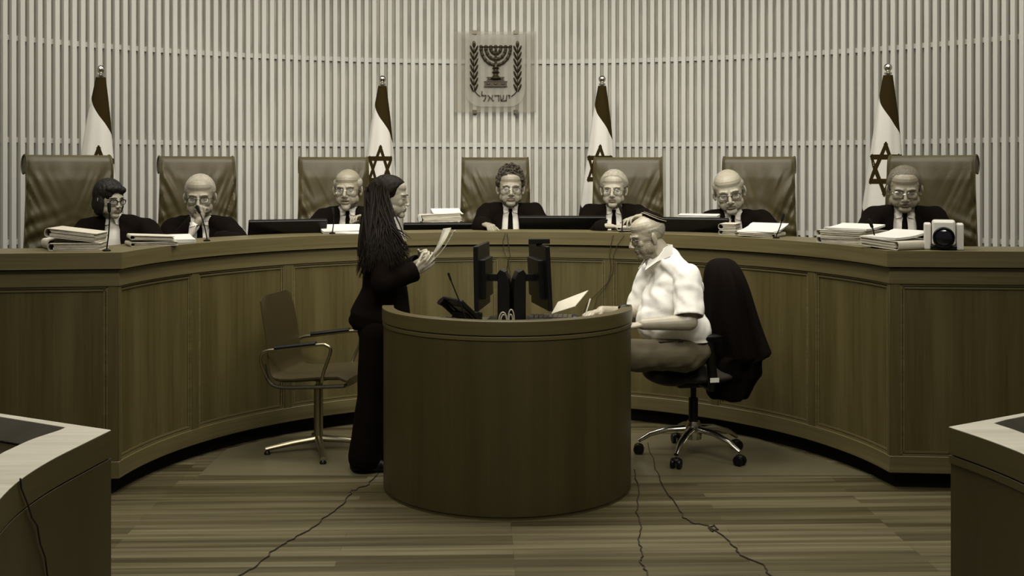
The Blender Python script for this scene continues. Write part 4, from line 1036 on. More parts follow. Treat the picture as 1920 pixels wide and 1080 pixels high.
for i in range(430):
    u = rr.random(); sx = rr.uniform(692, 724)+u*4; sy = rr.uniform(345, 400); sd = rr.uniform(-.085, -.03)
    if i % 3 == 0: sx = rr.uniform(684, 704); sd = rr.uniform(-.06, .08)
    ex = rr.uniform(669, 770); ey = rr.uniform(488, 512)-max(0, ex-745)*.9-(rr.random() < .25)*rr.uniform(0, 40); ed = -.222+rr.uniform(-.010, .010) if ex > 685 else rr.uniform(-.18, .1)
    if ex < 680: ey = rr.uniform(490, 525)
    w1 = rr.uniform(-6, 6); c1 = (sx-3+(ex-sx)*.12, sy+40, sd-.02); c2 = (713+(ex-713)*.72+w1, (sy+ey)/2+25, ed-.012 if ex > 685 else ed*.8-.03)
    pts = []
    for k in range(15):
        q = k/14; bz = [(1-q)**3, 3*q*(1-q)**2, 3*q*q*(1-q), q**3]
        X = [sum(bz[m]*p[j] for m, p in enumerate(((sx, sy, sd), c1, c2, (ex, ey, ed)))) for j in range(3)]
        X[0] += 2.6*math.sin(q*8+i*.37)*q; X[2] += .006*math.sin(q*10+i*.61)*q; pts.append(W(*X))
    sm_.tube(pts, [.0048*(1-(k/14)**2.2)+.0006 for k in range(15)], 6, flat=.6)
lk = part('long_locks', sm_, hair_b, o)
for i in range(1):
    hb_ = MB().tube([W(706+2*math.sin(a), 352+9*math.cos(a)*1.0, -.078+.0*a) for a in [math.pi*k/8 for k in range(9)]], .003, 6); part('hair_clip', hb_, metal_d, o)
# blouse, jacket, trousers, shoes
mb = MB(); torso_prims(mb, D, -.008, chest=.92, belly=.86); mb.cap(nk+Vector((0, .0, -.03)), .055, nk+Vector((0, -.01, .01)), .047); bv_, bf_ = voxel(mb, .008, 2); part('blouse', (bv_, bf_), shirt_m, o)
cl = MB(); cl.tube([W(752, 433, -.03), W(757, 452, -.035), W(758, 466, -.03)], [.010, .013, .006], 8, flat=.4); part('collar', cl, shirt_m, o)
mb = MB(); torso_prims(mb, D, .012, chest=.95, belly=.82)
mb.cap(W(722, 500), .115, W(720, 545), .118, 24); mb.cap(W(720, 545), .118, W(710, 592), .160, 26); mb.cap(W(694, 560), .060, W(665, 600), .040, 20); mb.cap(W(740, 540), .07, W(745, 592), .075, 20)
for a in (armL, armR): seg_chain(mb, [a[0], a[1], a[1]+(a[2]-a[1])*.90], [.056, .056, .054], 18)
jv, jf = voxel(mb, .0075, 3); jv = displace(jv, jf, cloth_wave(jv, .0045, 15, 2)); c = jv[jf].mean(axis=1)
kill = (np.abs(c[:, 0]) < .035*np.clip((c[:, 2]-W(0, 520)[2])/.12, 0, 1)) & (c[:, 1] < nk.y-.02)
zb = W(0, 606)[2]-.03*np.clip((c[:, 1]-nk.y)/.15, 0, 1); kill |= (c[:, 2] < zb) & (c[:, 2] > W(0, 700)[2]) & (np.abs(c[:, 1]-D['pelvis'].y) < .4)
kill |= ((c[:, 0])**2+(c[:, 1]-nk.y+.005)**2 < .052**2) & (c[:, 2] > nk.z-.04)
dR = (armR[2]-armR[1]).normalized(); 
for a in (armL, armR):
    d_ = (a[2]-a[1]).normalized(); e_ = a[1]+(a[2]-a[1])*.98; kill |= ((c-np.array(e_)) @ np.array(d_) > 0) & (np.linalg.norm(c-np.array(e_), axis=1) < .12)
jv, jf = delete_faces(jv, jf, kill); j = part('jacket', (jv, jf), suit_m, o); q = j.modifiers.new('thick', 'SOLIDIFY'); q.thickness = .006; q.offset = -1
mb = MB(); mb.ell(W(708, 612), (.15, .108, .12), n=24)
for a in legs: seg_chain(mb, [a[0]+Vector((0, -.02, 0)), a[1]+Vector((0, -.01, 0)), a[2]+Vector((0, .015, -.0))], [.092, .080, .090], 20)
tv, tf = voxel(mb, .009, 3); tv = displace(tv, tf, cloth_wave(tv, .004, 12, 5, .3)); c = tv[tf].mean(axis=1); tv, tf = delete_faces(tv, tf, c[:, 2] < .03); part('trousers', (tv, tf), suit_m, o)
for a in legs:
    mb = MB(); x_, y_ = a[2].x, a[2].y; mb.cap((x_, y_+.06, .035), .033, (x_, y_-.06, .035), .038); mb.cap((x_, y_-.06, .032), .036, (x_, y_-.15, .024), .022); sv_, sf_ = voxel(mb, .006, 2); part('shoe', (sv_, sf_), blk, o)
# the sheets she holds
def sheet(name, corners, lab, grp):
    c0 = sum(corners, Vector())/4; r = thing(name, lab, 'paper', c0, 0, grp); a, b_, c_, d_ = [x-c0 for x in corners]; n = (b_-a).cross(d_-a).normalized(); N = 8; vs = []
    for i in range(N+1):
        for j in range(2):
            q = i/N; p = (a+(d_-a)*q)*(1-j)+(b_+(c_-b_)*q)*j+n*.010*math.sin(math.pi*q); vs += [p+n*.0006, p-n*.0006]
    fs = []
    for i in range(N): k = i*4; fs += [(k, k+2, k+6, k+4), (k+1, k+5, k+7, k+3), (k, k+4, k+5, k+1), (k+2, k+3, k+7, k+6)]
    fs += [(0, 1, 3, 2), (N*4, N*4+2, N*4+3, N*4+1)]; mb = MB(); mb.add(vs, fs); part('sheet', mb, mat('paper_lit', (.80, .78, .70), .8), r, smooth=True)  # lit copy of the paper: colour lifted because the sheets face away from the lamps
gp = 'sheets held by the standing woman'
sheet('paper_sheet', [P(802, 489, 5.99), P(811, 482, 6.17), P(846, 427, 6.19), P(831, 429, 6.0)], 'broad white sheet held open nearest the standing woman', gp)
sheet('paper_sheet', [P(808, 492, 6.0), P(813, 486, 6.17), P(854, 431, 6.2), P(850, 434, 6.03)], 'narrow white sheet at the far side of the held sheets', gp)
# ================================================================ SEATED CLERK
T0 = 6.2; cl0 = P(1285, 870, T0); f = Fig('person', 'seated bald bearded man in white short-sleeved shirt and dark skullcap', (cl0.x, cl0.y, 0), math.radians(-74)); o = f.o
def W(px, py, dt=0, T=T0): return f.L(P(px, py, T+dt))
s = .985; hc = W(1214, 443); M = Matrix.Translation(hc) @ (Euler((0, 0, math.radians(-6))).to_matrix() @ Euler((math.radians(16), 0, 0)).to_matrix()).to_4x4()
nk = W(1236, 475, .0); shL = W(1290, 515, -.17); shR = W(1222, 510, .17); D = dict(pelvis=W(1287, 655), chest=W(1263, 552), neck=nk, shL=shL, shR=shR)
armL = [shL+Vector((0, 0, -.01)), W(1292, 604, -.26), W(1206, 608, -.27)]; armR = [shR, W(1195, 590, .22), W(1128, 584, -.12)]
legs = [[W(1285, 668, -.10), W(1152, 668, -.12), W(1128, 850, -.08)], [W(1290, 668, .10), W(1155, 665, .12), W(1128, 830, .12)]]
b = MB(); head_prims(b, M, s, nk, 1.06, jaw=1.16); b.cap(M @ Vector((0, .015, -.06)), .066, nk+Vector((0, .0, -.01)), .070); b.ell(M @ Vector((0, -.035, -.088)), (.055, .050, .032)); torso_prims(b, D, -.03)
for a in (armL, armR): seg_chain(b, a, [.048, .045, .030], 16)
for a in legs: seg_chain(b, a, [.08, .06, .042]); b.cap(a[2], .04, a[2]+Vector((0, -.14, -.04)), .03)
hdR = f.Ld(P(1088, 590, 5.98)-P(1128, 583, T0-.12)); hdL = f.Ld(P(1150, 617, 5.92)-P(1206, 608, T0-.27))
hand_prims(b, armR[2], hdR, Vector((0, .1, -1)), 1, curls=((.5, .8, .5), (.45, .8, .5), (.4, .8, .6), (.35, .8, .6)), s=1.0, thumb=(.8, .4, .5))
hand_prims(b, armL[2], hdL, Vector((0, .6, -1)), -1, (.3, .4, .3), s=1.0)
v, fc = voxel(b, .0036, 2); v, Lc = head_sculpt(v, M, s, 1.06, 1.0); ctr = Lc[fc].mean(axis=1); mi = np.zeros(len(fc), np.int32)
mi[(np.abs(ctr[:, 0]) < .020) & (ctr[:, 1] < -.070) & (ctr[:, 2] < -.0555) & (ctr[:, 2] > -.0745)] = 1
beard = (ctr[:, 1] < .0) & (ctr[:, 2] < -.040-.012*np.cos(ctr[:, 0]*60)) & (ctr[:, 2] > -.125) & (np.abs(ctr[:, 0]) < .09) & (mi == 0)
mi[beard] = 2
stub = mat('short_beard', (.25, .215, .145), .8, var=.2, scale=150, bump=.6, bscale=200)
part('body', (v, fc, mi), [mat('skin_clerk', (.33, .29, .205), .42, var=.08, scale=25), lip_m, stub], o); face_parts(M, s, o, 1.06, .003, hair_s, .003)
h = shell(M, s, lambda x, y, z: hl_bald(x, y, z)-.006, .0012, 1.06); ho = part('hair', h, hair_g, o)
glasses(M, s, o, metal_d, 1.06, .0015, (.022, .015), True, .003)
kp = shell(M, s, lambda x, y, z: .074-np.sqrt((x/1.0)**2+((y-.070)*1.0)**2+((z-.100)*1.0)**2), .016, 1.06, n=120)
kpo = part('skullcap', kp, mat('skullcap_cloth', (.006, .0035, .0018), .95, spec=.05), o); q = kpo.modifiers.new('thick', 'SOLIDIFY'); q.thickness = .003; q.offset = 0
rim = MB(); 
for rad_, rr_ in ((.0715, .0026), (.0600, .0016)):
    pts = []
    for k in range(60):
        a = 2*math.pi*k/60; best = None
        # walk outwards on the inflated skull from the crown until the wanted distance is reached
        for e in np.linspace(.02, 1.5, 220):
            ax = Vector((math.cos(a), math.sin(a), 0)); dz = Vector((0, .6, .8)).normalized(); d_ = (dz*math.cos(e)+(ax-dz*ax.dot(dz)).normalized()*math.sin(e))
            p = Vector((d_.x*.0935, .014+d_.y*.1105, .034+d_.z*.0995)); 
            if math.sqrt(p.x**2+(p.y-.070)**2+(p.z-.100)**2) > rad_: best = p; break
        if best is not None: pts.append(M @ Vector((best.x*s*1.06, best.y*s, best.z*s)))
    rim.tube(pts, rr_, 6, closed=True)
part('trim', rim, mat('skullcap_trim', (.30, .26, .18), .8), kpo)
# shirt
mb = MB(); torso_prims(mb, D, .004, chest=1.12, belly=1.15); mb.ell(W(1250, 600), (.175, .165, .15), n=28); mb.ell(W(1256, 570), (.17, .155, .16), n=28); mb.ell(W(1266, 540), (.17, .140, .15), n=28); mb.ell(W(1285, 615), (.175, .135, .12), n=28)
mb.cap(W(1254, 487), .068, W(1294, 538), .075, 20); mb.cap(nk-Vector((0, 0, .04)), .075, nk+Vector((0, .0, -.005)), .066)
for a in (armL, armR): seg_chain(mb, [a[0], a[0]+(a[1]-a[0])*.55, a[0]+(a[1]-a[0])*.86], [.074, .076, .078], 20)
sv, sf = voxel(mb, .0065, 14); sv = displace(sv, sf, cloth_wave(sv, .0035, 13, 1.7)+cloth_wave(sv*np.array((1, 1, 1.0)), .0045, 27, 4, 1.6)); c = sv[sf].mean(axis=1)
kill = np.zeros(len(sf), bool)
for a in (armL, armR):
    d_ = (a[1]-a[0]).normalized(); e_ = a[0]+d_*((a[1]-a[0]).length*.88); kill |= ((c-np.array(e_)) @ np.array(d_) > 0) & (np.linalg.norm(c-np.array(e_), axis=1) < .11) & (np.abs(c[:, 0]) > .13)
zz = nk.z+.02-c[:, 2]; kill |= (c[:, 0]**2+(c[:, 1]-nk.y)**2 < .058**2) & (c[:, 2] > nk.z-.025)
kill |= c[:, 2] < W(0, 636)[2]
sv, sf = delete_faces(sv, sf, kill); so = part('shirt', (sv, sf), mat('shirt_clerk', (.80, .77, .68), .8, bump=.3, bscale=22), o); q = so.modifiers.new('thick', 'SOLIDIFY'); q.thickness = .004; q.offset = -1
bvt = BVHTree.FromPolygons([tuple(x) for x in sv], [tuple(int(k) for k in x) for x in sf])
cm = MB()
for q in (-1, 1):
    a = nk+Vector((q*.012, -.068, -.035)); b2 = nk+Vector((q*.066, .010, .042)); c2 = nk+Vector((q*.080, -.055, -.040)); d2 = nk+Vector((q*.045, -.105, -.085)); th = Vector((q*-.002, .004, 0))
    e2 = nk+Vector((q*.030, .062, .048)); f2 = nk+Vector((q*.062, .058, -.005))
    vs = [a, b2, c2, d2]; vs += [x+th for x in vs]; cm.add(vs, [(0, 1, 2, 3), (7, 6, 5, 4), (0, 4, 5, 1), (1, 5, 6, 2), (2, 6, 7, 3), (3, 7, 4, 0)])
    vs = [b2, e2, f2, c2]; vs += [x+th for x in vs]; cm.add(vs, [(0, 1, 2, 3), (7, 6, 5, 4), (0, 4, 5, 1), (1, 5, 6, 2), (2, 6, 7, 3), (3, 7, 4, 0)])
vs = [nk+Vector((q*.030, .062, .048)) for q in (-1, 1)]+[nk+Vector((q*.062, .058, -.005)) for q in (1, -1)]; vs += [x+Vector((0, -.004, 0)) for x in vs]; cm.add(vs, [(0, 1, 2, 3), (7, 6, 5, 4), (0, 4, 5, 1), (1, 5, 6, 2), (2, 6, 7, 3), (3, 7, 4, 0)])
part('collar', cm, MATS['shirt_clerk'], so)
mb = MB(); mb.ell(W(1282, 655), (.185, .15, .10), n=24)
for a in legs: seg_chain(mb, [a[0]+Vector((0, 0, .015)), a[1], a[2]], [.098, .080, .06], 20)
tv, tf = voxel(mb, .008, 3); tv = displace(tv, tf, cloth_wave(tv, .005, 14, 7)+cloth_wave(tv, .004, 30, 3)); part('trousers', (tv, tf), mat('khaki_cloth', (.085, .069, .034), .85, bump=.3, bscale=20), o)
bl = MB().tube([W(1188, 641, -.05)+Vector((x_*.0, 0, 0)) for x_ in (0,)]+[W(1240, 642, -.16), W(1300, 640, -.14)], .012, 8, flat=.4); part('belt', bl, blk_m, o)
for a in legs:
    mb = MB(); x_, y_ = a[2].x, a[2].y; mb.cap((x_, y_+.03, .045), .042, (x_, y_-.08, .04), .042); mb.cap((x_, y_-.08, .036), .036, (x_, y_-.17, .028), .027); v2, f2 = voxel(mb, .007, 2); part('shoe', (v2, f2), blk, o)
pn = thing('pen', 'slim pale pen in the writing hand of the seated clerk', 'pen', P(1097, 592, 5.97)); part('barrel', MB().tube([Vector((0, 0, 0)), P(1107, 560, 6.0)-P(1097, 592, 5.97)], [.002, .004], 8), white_p, pn)
# ================================================================ CLERK'S OFFICE CHAIR
hub = P(1300, 855, 6.40); hub.z = 0; r = thing('office_chair', 'black office chair with chrome star base carrying the seated clerk', 'chair', hub, math.radians(-80))
part('star_hub', MB().lathe([(.045, .10), (.05, .16), (.035, .20)], n=20), metal, r)
for k in range(5):
    a = math.radians(-46-72*k)-math.radians(-80); d = Vector((math.cos(a), math.sin(a), 0)); tip = d*.305
    lg = MB().tube([d*.03+Vector((0, 0, .16)), d*.14+Vector((0, 0, .150)), d*.24+Vector((0, 0, .118)), tip+Vector((0, 0, .078))], [.024, .021, .018, .014], 10, flat=.8); l_ = part('base_leg', lg, metal, r)
    cs_ = MB(); sdv = Vector((-d.y, d.x, 0)); R_ = sdv.to_track_quat('Z', 'Y').to_matrix()
    for q in (-.018, .018): cs_.lathe([(.012, -.011), (.027, -.009), (.030, 0), (.027, .009), (.012, .011)], tip+sdv*q+Vector((0, 0, .030)), 20, R=R_)
    cs_.ell(tip+Vector((0, 0, .048)), (.026, .026, .016), n=14); part('caster', cs_, blk, l_)
part('gas_column', MB().lathe([(.026, .18), (.026, .33), (.016, .33), (.016, .42)], n=16), blk, r)
part('mechanism', MB().box((0, 0, .425), (.18, .24, .05)), blk, r, bevel=.01, smooth=False)
st2 = MB(); st2.ell((0, -.0, .475), (.255, .26, .045), n=36); st2.ell((0, -.17, .465), (.235, .11, .05), n=30); v2, f2 = voxel(st2, .01, 3); part('seat', (v2, f2), mat('seat_fabric', (.018, .013, .006), .85), r)
bk_ = MB(); bk_.cap((0, .20, .62), .05, (0, .205, 1.01), .05); bk_.cap((-.15, .195, .66), .045, (-.13, .205, 1.0), .04); bk_.cap((.15, .195, .66), .045, (.13, .205, 1.0), .04); bk_.cap((-.13, .205, 1.0), .04, (.13, .205, 1.0), .04); v2, f2 = voxel(bk_, .012, 3); part('backrest', (v2, f2), blk_m, r)
part('back_bar', MB().tube([(0, .1, .42), (0, .23, .44), (0, .25, .62)], .022, 10), blk, r)
for q in (-1, 1):
    ar = part('armrest', MB().tube([(q*.10, .0, .43), (q*.27, .0, .43), (q*.29, .0, .50), (q*.285, -.02, .69)], [.016, .018, .026, .024], 12), blk, r)
    pd = MB().ell((q*.285, -.07, .712), (.042, .125, .020), n=28); pd.box((q*.285, -.07, .699), (.05, .15, .014)); part('arm_pad', pd, blk, ar)
    if q == 1: part('sticker', MB().box((q*.318, .0, .485), (.004, .05, .024)), white_p, ar, smooth=False)
# robe hanging over the chair back
rp = P(1372, 870, 6.52); rp.z = 0; rb = thing('draped_robe', 'black robe draped over the back of the office chair', 'robe', rp, 0)
rows = [(484, 1344, 1366, .04), (489, 1330, 1378, .10), (505, 1322, 1390, .17), (540, 1322, 1404, .21), (580, 1322, 1415, .22), (620, 1324, 1427, .23), (655, 1330, 1441, .24), (662, 1331, 1444, .24), (668, 1322, 1420, .20), (700, 1315, 1428, .19), (704, 1318, 1418, .17), (738, 1326, 1402, .15), (746, 1328, 1399, .14)]
vs = []; N = 72; rinv = ROOT[rb.name].inverted()
for i, (y, x0, x1, dr) in enumerate(rows):
    tC = 6.44; c = P((x0+x1)/2, y, tC); hw = (x1-x0)/2*tC/F
    for j in range(N):
        a = 2*math.pi*j/N; k = min(1, i/3); fold = 1+.07*k*math.sin(7*a+.35*i)+.05*k*math.sin(12*a+1+.2*i)
        vs.append(rinv @ Vector((c.x+hw*math.cos(a)*(1+(fold-1)*.5), c.y+dr*1.13*math.sin(a)*fold, c.z+(.006*math.sin(5*a) if i > 5 else 0))))
mb = MB(); fs = []
for i in range(len(rows)-1):
    for j in range(N): fs.append((i*N+j, i*N+(j+1) % N, (i+1)*N+(j+1) % N, (i+1)*N+j))
fs += [list(range(N)), [(len(rows)-1)*N+j for j in range(N)][::-1]]; mb.add(vs, fs); d_ = part('cloth', mb, robe_m, rb); q = d_.modifiers.new('sub', 'SUBSURF'); q.levels = 1; q.render_levels = 2
# ================================================================ VISITOR CHAIR
hp_ = P(597, 845, 6.5); hp_.z = 0; r = thing('swivel_chair', 'brown leather swivel armchair with chrome arms left of the standing woman', 'chair', hp_, math.radians(77))
vl = mat('brown_leather', (.034, .025, .008), .5, bump=.1, bscale=150, spec=.25)
def shellp(prof, wf, th, cup):
    mb = MB(); vs = []; M_ = 20; n = len(prof)
    for i in range(M_+1):
        u = -1+2*i/M_
        for k in (0, 1):
            for j, (y, z) in enumerate(prof):
                a = prof[min(j+1, n-1)]; b_ = prof[max(j-1, 0)]; ty, tz = a[0]-b_[0], a[1]-b_[1]; l = math.hypot(ty, tz); ny, nz = -tz/l, ty/l
                w_ = wf(j/(n-1)); e = th*(1-abs(u)**6*.8)/2*(1 if k else -1)+cup*u*u
                vs.append((u*w_/2, y+ny*e, z+nz*e))
    for i in range(M_):
        o_ = i*2*n; p_ = (i+1)*2*n
        for j in range(n-1): mb.f += [[o_+j, o_+j+1, p_+j+1, p_+j], [o_+n+j, p_+n+j, p_+n+j+1, o_+n+j+1]]
        for j in (0, n-1): mb.f.append([o_+j, o_+n+j, p_+n+j, p_+j])
    for i in (0, M_):
        o_ = i*2*n
        for j in range(n-1): mb.f.append([o_+j, o_+n+j, o_+n+j+1, o_+j+1])
    mb.v = vs; mb.m = [0]*len(mb.f); return mb
part('seat', shellp([(-.25, .425), (-.245, .445), (-.20, .462), (-.08, .455), (.06, .44), (.13, .438), (.165, .443)], lambda q: .47+.02*q, .045, .012), vl, r)
part('backrest', shellp([(.15, .441), (.180, .449), (.200, .472), (.212, .52), (.222, .60), (.236, .70), (.254, .80), (.270, .875), (.276, .898)], lambda q: .49-.05*q-.10*max(0, q-.85)/.15, .035, .012), vl, r)
part('seat_rim', MB().tube(crv([(-.235, -.24, .428), (-.24, -.05, .415), (-.24, .14, .410), (-.235, .205, .45), (-.232, .228, .53)]), .011, 8).tube(crv([(.235, -.24, .428), (.24, -.05, .415), (.24, .14, .410), (.235, .205, .45), (.232, .228, .53)]), .011, 8).tube([(-.235, -.24, .428), (.235, -.24, .428)], .010, 8), metal_d, r)
for q in (-1, 1):
    am = part('armrest', MB().tube(crv([(q*.235, .21, .46), (q*.262, .232, .54), (q*.27, .228, .590), (q*.27, .195, .612), (q*.27, .12, .623), (q*.27, -.10, .654), (q*.269, -.150, .652), (q*.265, -.172, .620), (q*.25, -.125, .50), (q*.22, -.10, .42)]), .0095, 10), metal_b, r)
    part('arm_pad', MB().tube([(q*.27, .15, .629), (q*.27, -.09, .662)], [.014, .014], 10, flat=.8), blk, am)
part('column', MB().lathe([(.026, .09), (.026, .38), (.014, .385), (.014, .41), (.07, .415)], n=20), metal_b, r)
for k in range(4):
    a = math.radians(180+13-77+90*k); d = Vector((math.cos(a), math.sin(a), 0))
    l_ = part('base_leg', MB().tube([d*.0+Vector((0, 0, .080)), d*.14+Vector((0, 0, .062)), d*.295+Vector((0, 0, .034))], [.024, .019, .015], 10, flat=.9), metal_b, r)
    part('foot', MB().lathe([(.018, 0), (.018, .014), (.01, .024)], tuple(d*.285), 14), blk, l_)
# ================================================================ ON THE CLERK DESK
WT = .836
def desk_item(name, lab, cat, px, t, rz=0, z=WT, group=None):
    p = P(px, YH, t); return thing(name, lab, cat, (p.x, p.y, z), rz, group)
def side_monitor(px, t, sg, lab, yaw, lean, bar=False):
    r = desk_item('computer_monitor', lab, 'monitor', px, t, math.radians(yaw), group='back to back monitors on the round desk')
    R = Matrix.Rotation(math.radians(lean), 3, 'X'); zc = P(px, 516, t).z-WT
    part('panel', MB().box((0, 0, zc), (.40, .022, .325), R).box(Vector((0, 0, zc))+R @ Vector((0, .022, -.01)), (.26, .03, .20), R), blk, r, bevel=.004, smooth=False)
    part('screen', MB().box(Vector((0, 0, zc))+R @ Vector((0, -.012, 0)), (.38, .002, .30), R), MATS['screen_glass'], r, smooth=False)
    part('bracket', MB().box((0, .055, zc-.01), (.04, .07, .035)), blk, r, smooth=False)
    h = zc+.035; pf = [(.085, 0), (.085, h-.02), (.10, h), (.125, h-.012), (.142, h-.05), (.148, h-.10), (.148, 0)]; m_ = MB(); vs = [(x, y, z) for x in (-.045, .045) for y, z in pf]; n = len(pf)
    m_.add(vs, [list(range(n))[::-1], list(range(n, 2*n))]+[(i, (i+1) % n, n+(i+1) % n, n+i) for i in range(n)]); part('column', m_, blk, r, smooth=False, bevel=.003)
    part('base', MB().box((0, .085, .006), (.20, .11, .012)), blk, r, bevel=.004, smooth=False)
    if bar: part('sensor_bar', MB().box((0, .0, zc+.178), (.12, .03, .022)), blk_m, r, bevel=.003, smooth=False)
    return r
side_monitor(904, 5.86, -1, 'black monitor seen edge-on facing left toward the standing woman', -90-9, 1)
side_monitor(1013, 5.86, 1, 'black monitor seen edge-on facing the clerk, small bar on its top', 90+10, -3)
br = desk_item('web_camera', 'short black bar camera on top of the clerk-side monitor', 'camera', 1011, 5.80, 0, z=P(1011, 457, 5.80).z); part('housing', MB().box((0, 0, .012), (.108, .03, .024)), blk_m, br, bevel=.003, smooth=False); part('clip', MB().box((0, .01, -.006), (.03, .03, .016)), blk_m, br, smooth=False)
ph = desk_item('desk_phone', 'black tilted desk phone left of the monitors, behind thin microphone', 'phone', 866, 5.72, math.radians(-60)); R = Matrix.Rotation(math.radians(48), 3, 'X')
bd = MB(); bd.box((0, 0, .075), (.20, .022, .165), R); part('housing', bd, blk, ph, bevel=.009, smooth=False); part('handset', MB().tube([Vector((-.08, 0, .075))+R @ Vector((0, -.025, z_)) for z_ in (-.085, -.06, 0, .06, .085)], [.022, .014, .012, .014, .022], 10), blk, ph); part('stand', MB().box((0, .03, .03), (.14, .10, .06)), blk, ph, smooth=False, bevel=.004)
part('keypad', MB().box(Vector((.03, 0, .075))+R @ Vector((0, -.012, -.01)), (.09, .004, .10), R), mat('keypad_grey', (.16, .14, .10), .5), ph, smooth=False)
mc = desk_item('gooseneck_microphone', 'long thin microphone leaning left on the round desk', 'microphone', 876, 5.60); T_ = P(841, 513, 5.60)-Vector(mc.location)
part('base', MB().box((0, 0, .012), (.10, .07, .024)), blk, mc, bevel=.006, smooth=False); part('stem', MB().tube([(0, 0, .02), T_*.5+Vector((.006, 0, 0)), T_*.88], .0032, 8), blk_m, mc); part('head', MB().cap(T_*.88, .005, T_, .006), blk_m, mc)
kb = desk_item('keyboard', 'dark keyboard at the left inside of the round desk', 'keyboard', 812, 5.72, .15); part('case', MB().box((0, 0, .012), (.30, .12, .024)), blk, kb, bevel=.004, smooth=False)
ky = MB()
for a in range(12):
    for c_ in range(4): ky.box((-.132+a*.024, -.042+c_*.028, .027), (.019, .021, .008))
part('keys', ky, mat('keys', (.05, .042, .025), .5), kb, smooth=False, kind='stuff')
kb = desk_item('keyboard', 'black keyboard right of the monitors near the writing hand', 'keyboard', 1033, 5.78, -.1); part('case', MB().box((0, 0, .014), (.22, .13, .028)), blk, kb, bevel=.004, smooth=False); ky = MB()
for a in range(9):
    for c_ in range(4): ky.box((-.096+a*.024, -.045+c_*.03, .031), (.019, .023, .009))
part('keys', ky, MATS['keys'], kb, smooth=False, kind='stuff')
ms = desk_item('computer_mouse', 'small black mouse between keyboard and writing hand', 'mouse', 1076, 5.82, .2); part('shell', MB().ell((0, 0, .018), (.028, .045, .018), n=20), blk, ms)
wp = desk_item('paper_sheets', 'white sheets under the writing hand of the clerk', 'papers', 1078, 5.66, .1); mm = MB()
for i in range(5): mm.box((.003*i, 0, .002+.0035*i), (.22, .14, .003), (0, 0, .03*i))
part('sheets', mm, paper, wp, smooth=False)
tf_ = desk_item('tilted_folder', 'pale folder propped up slanting behind the clerk keyboard', 'folder', 1068, 5.93, 0); a, b_, c_, d_ = [P(x, y, t)-Vector(tf_.location) for x, y, t in ((1034, 588, 5.90), (1046, 566, 5.98), (1103, 544, 5.98), (1078, 574, 5.88))]
n = (b_-a).cross(d_-a).normalized()*.004; m_ = MB(); m_.add([a, b_, c_, d_, a+n, b_+n, c_+n, d_+n], [(0, 1, 2, 3), (7, 6, 5, 4), (0, 4, 5, 1), (1, 5, 6, 2), (2, 6, 7, 3), (3, 7, 4, 0)]); part('cover', m_, folder, tf_, smooth=False)
cc = desk_item('coiled_cable', 'pale looped cable coil between the two monitor columns', 'cable', 950, 5.50); m_ = MB()
for q, (cx_, cz_, rx_, rz_) in enumerate(((-.018, .047, .019, .040), (-.014, .045, .014, .030), (.022, .055, .014, .044), (.020, .045, .009, .030))): m_.tube([(cx_+rx_*math.cos(a), .004*q, cz_+rz_*math.sin(a)) for a in [2*math.pi*k/28 for k in range(28)]], .0035, 6, closed=True)
part('loops', m_, mat('pale_cable', (.30, .27, .19), .4), cc)
kn = MB().ell(P(1171, 577, 5.80), (.034, .022, .019), n=24); part('rim_knob', kn, blk, desk, True)
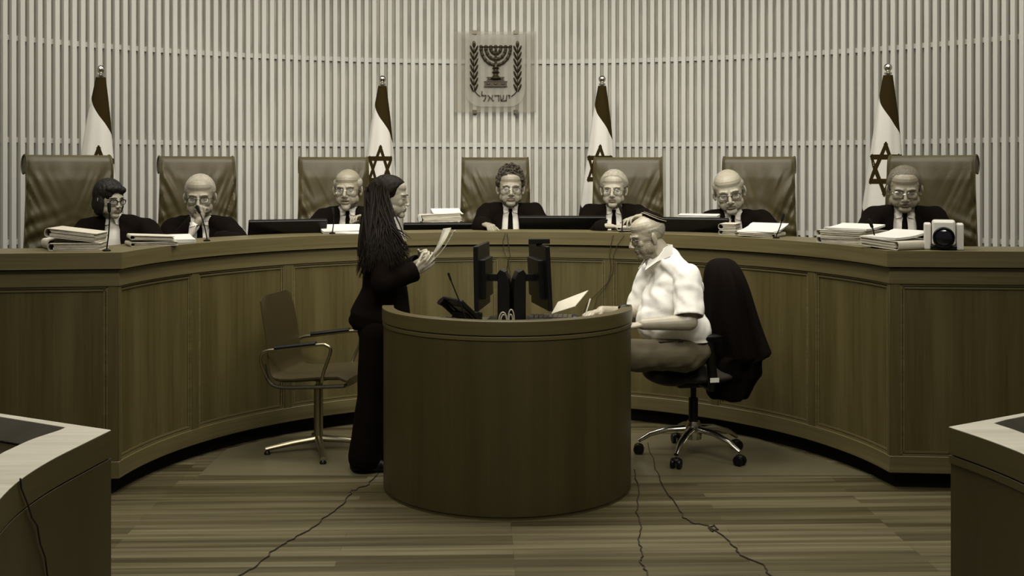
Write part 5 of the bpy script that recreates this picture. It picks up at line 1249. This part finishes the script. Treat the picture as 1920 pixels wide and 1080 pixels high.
# ================================================================ CABLES
def cable(lab, pts, h=.004, r_=.0028, m=blk_m, group=None, wob=0, seed=1):
    p0 = pts[0]; o_ = thing('cable', lab, 'cable', p0, 0, group); rr = random.Random(seed); P_ = []
    for i in range(len(pts)-1):
        for k in range(5):
            q = pts[i].lerp(pts[i+1], k/5); P_.append(q-p0+Vector((rr.uniform(-wob, wob), rr.uniform(-wob, wob), 0)))
    P_.append(pts[-1]-p0); part('cord', MB().tube(P_, r_, 6), m, o_); return o_
gfl = 'thin dark cables across the floor'
cbm = mat('cable_brown', (.022, .015, .006), .6)
cable('thin cable crossing the floor toward the lower left, left of round desk', [G(x, y, .004) for x, y in ((712, 884), (690, 908), (660, 920), (645, 945), (610, 968), (585, 990), (540, 1015), (515, 1030), (480, 1060), (440, 1085))], m=cbm, group=gfl, wob=.008)
cable('thin wavy cable hugging the right side of the round desk', [G(x, y, .004) for x, y in ((1190, 880), (1198, 925), (1193, 960), (1202, 985), (1196, 1010), (1205, 1035), (1200, 1052), (1215, 1075), (1220, 1095))], m=cbm, group=gfl, wob=.006, seed=4)
cable('thin looping cable crossing the floor in front of the office chair', [G(x, y, .004) for x, y in ((1215, 830), (1230, 880), (1245, 915), (1272, 950), (1282, 970), (1300, 980), (1328, 985), (1334, 996), (1345, 992), (1338, 984), (1332, 990), (1350, 1000), (1378, 1025), (1388, 1040), (1430, 1058), (1440, 1075), (1460, 1090))], m=cbm, group=gfl, wob=.006, seed=9)
def on_bench_front(px, py):
    t = ring(px, CR-.03-.008) if py < 505 else ring(px, CR-.014); return P(px, py, t)
gb = 'cables hanging down the bench front'
for k, (lab, pl_) in enumerate((('left thin cable hanging down the bench below the curly haired man', ((947, 437), (943, 452), (944, 470), (953, 490), (957, 520), (955, 560), (960, 600))),
    ('right thin cable hanging down the bench below the curly haired man', ((951, 437), (953, 455), (956, 480), (950, 505), (962, 540), (964, 600))),
    ('cable hanging steeply down the bench left of the skullcap', ((1150, 441), (1146, 455), (1143, 480), (1146, 505), (1140, 530), (1120, 550), (1100, 570), (1090, 600))),
    ('cable hanging in a wide bow down the bench left of the skullcap', ((1170, 441), (1158, 460), (1150, 480), (1150, 510), (1135, 540), (1118, 560), (1110, 600))))):
    cable(lab, [on_bench_front(x, y) for x, y in pl_], r_=.0022, m=cbm, group=gb, wob=.002, seed=20+k)
oe = [G(x, y, .9) for x, y in lo]; 
def onface(px, py):
    best = None
    for a, b_ in zip(lo[3:], lo[4:]):
        if b_[0] <= px <= a[0]: q = (a[0]-px)/(a[0]-b_[0]); ta, tb = (CH-.9)*F/(a[1]-YH), (CH-.9)*F/(b_[1]-YH); best = 1/((1-q)/ta+q/tb)
    return P(px, py, best-.012)
pts_ = [(38, 897), (40, 915), (52, 945), (60, 970), (70, 985), (76, 1020), (85, 1045), (90, 1085)]
cable('thin cable running down the face of the lower left counsel desk', [onface(x, y) for x, y in pts_], r_=.0022, m=cbm, wob=.0)
